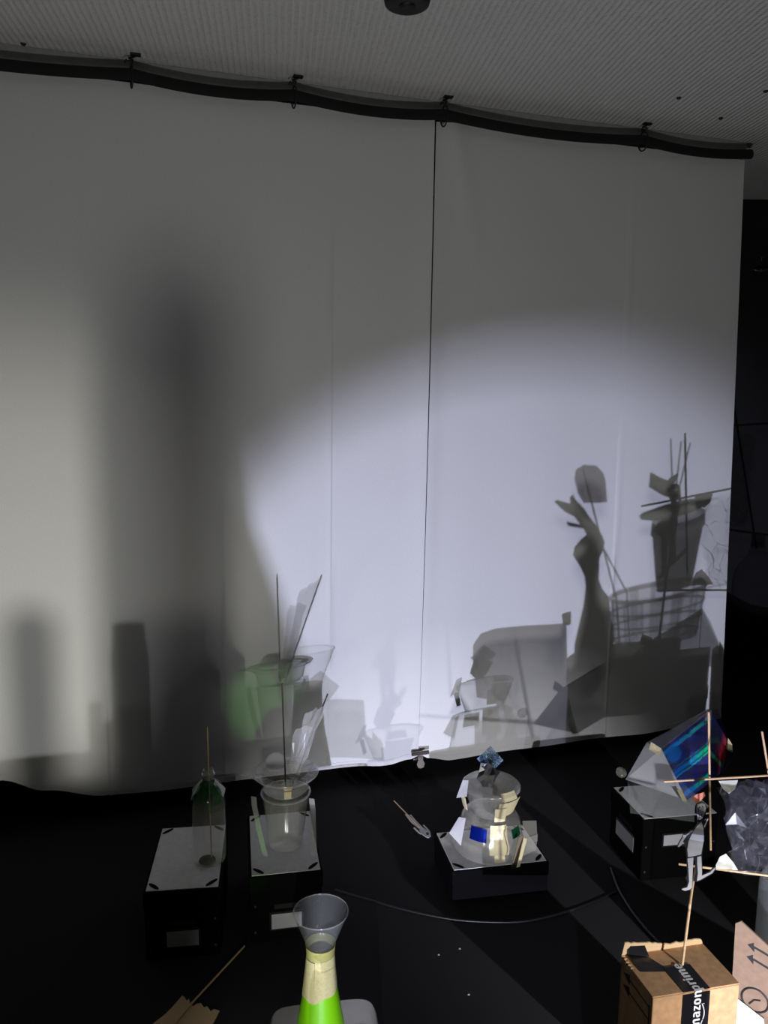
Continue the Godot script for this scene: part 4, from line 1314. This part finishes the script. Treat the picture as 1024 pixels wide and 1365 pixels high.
	g.box(Transform3D(Basis(), Vector3(0.012, fy / 2, -0.002)), Vector3(0.03, fy, 0.01), 0.002)
	obj("base_block", g, M.black_plastic, t)

func cast(px: float, py: float, z: float) -> Vector3:
	# the point of depth z on the way from the main torch to a spot on the sheets
	var a := on_sheet(px, py)
	var p := sheet_point(a.x, a.y)
	return MAIN_TORCH.lerp(p, (z - MAIN_TORCH.z) / (p.z - MAIN_TORCH.z))

func outline(pts: Array, z: float, o: Vector3) -> Array:
	var r := []
	for q in pts:
		var v := cast(q[0], q[1], z) - o
		r.append(Vector2(v.x, maxf(v.y, 0.0 if o.y == 0.0 else -9.0)))
	return r

func small_things() -> void:
	# ragged cardboard paddle with a skewer, lying on the carpet
	var p := at_y(250, 1350, 0.0)
	var t := thing("cardboard_paddle", "ragged piece of pale cardboard with a skewer lying on the carpet", "cardboard", p)
	var poly := []
	for q in [[243, 1327], [246, 1329], [249, 1334], [252, 1331], [254, 1339], [258, 1341], [262, 1338], [268, 1337], [272, 1343], [276, 1341], [281, 1348], [285, 1345], [292.5, 1347], [288, 1356], [281, 1368], [268, 1395], [225, 1420], [190, 1395], [202, 1366], [220, 1352], [230, 1342]]:
		var v := at_y(q[0], q[1], 0.006) - p
		poly.append(Vector2(v.x, -v.z))
	var g := G.new()
	g.plate(Transform3D(Basis(Vector3.RIGHT, -PI / 2), Vector3.ZERO), poly, 0.006, 0.002)
	obj("card", g, M.torn, t)
	g = G.new()
	g.tube([at_y(232, 1366, 0.009) - p, at_y(255, 1338, 0.009) - p, at_y(326, 1261, 0.006) - p], 0.0026, 8)
	obj("skewer", g, M.wood, t)
	# the cable along the floor
	g = G.new()
	var pts := []
	var way := [[446, 1186], [480, 1196], [540, 1213], [600, 1225], [650, 1229], [700, 1228], [750, 1217], [790, 1203], [822, 1189]]
	for q in way: pts.append(at_y(q[0], q[1], 0.003))
	g.tube(smooth(pts), 0.003, 8)
	tag(obj("cable", g, M.black_plastic), "black cable curving across the carpet in front of the flat box", "cable")
	g = G.new()
	pts = []
	for q in [[815, 1158], [822, 1178], [830, 1195], [850, 1225], [880, 1258], [930, 1300]]: pts.append(at_y(q[0], q[1], 0.009))
	g.tube(smooth(pts), 0.006, 8)
	tag(obj("cable", g, M.black_plastic), "thicker black cable running behind the parcel to the tall box", "cable")
	# specks of white paper on the carpet
	var n := 0
	for q in [[585, 1273, "torn white speck of paper, larger one on the carpet before the flat box"], [613, 1265, "faint white speck of paper nearest the cable on the carpet"], [625, 1326, "white speck of paper on the carpet farthest from the cable"]]:
		g = G.new()
		var v := at_y(q[0], q[1], 0.001)
		g.plate(Transform3D(Basis(Vector3.RIGHT, -PI / 2), v), [Vector2(-0.003, -0.002), Vector2(0.003, -0.001), Vector2(0.002, 0.003), Vector2(-0.002, 0.002)], 0.001)
		tag(obj("paper_speck", g, M.label_paper), q[2], "paper", "paper specks on the carpet")
		n += 1

func smooth(pts: Array) -> Array:
	var c := Curve3D.new()
	for i in pts.size():
		var d: Vector3 = (pts[mini(i + 1, pts.size() - 1)] - pts[maxi(i - 1, 0)]) / 6.0
		c.add_point(pts[i], -d, d)
	c.bake_interval = 0.02
	return Array(c.get_baked_points())
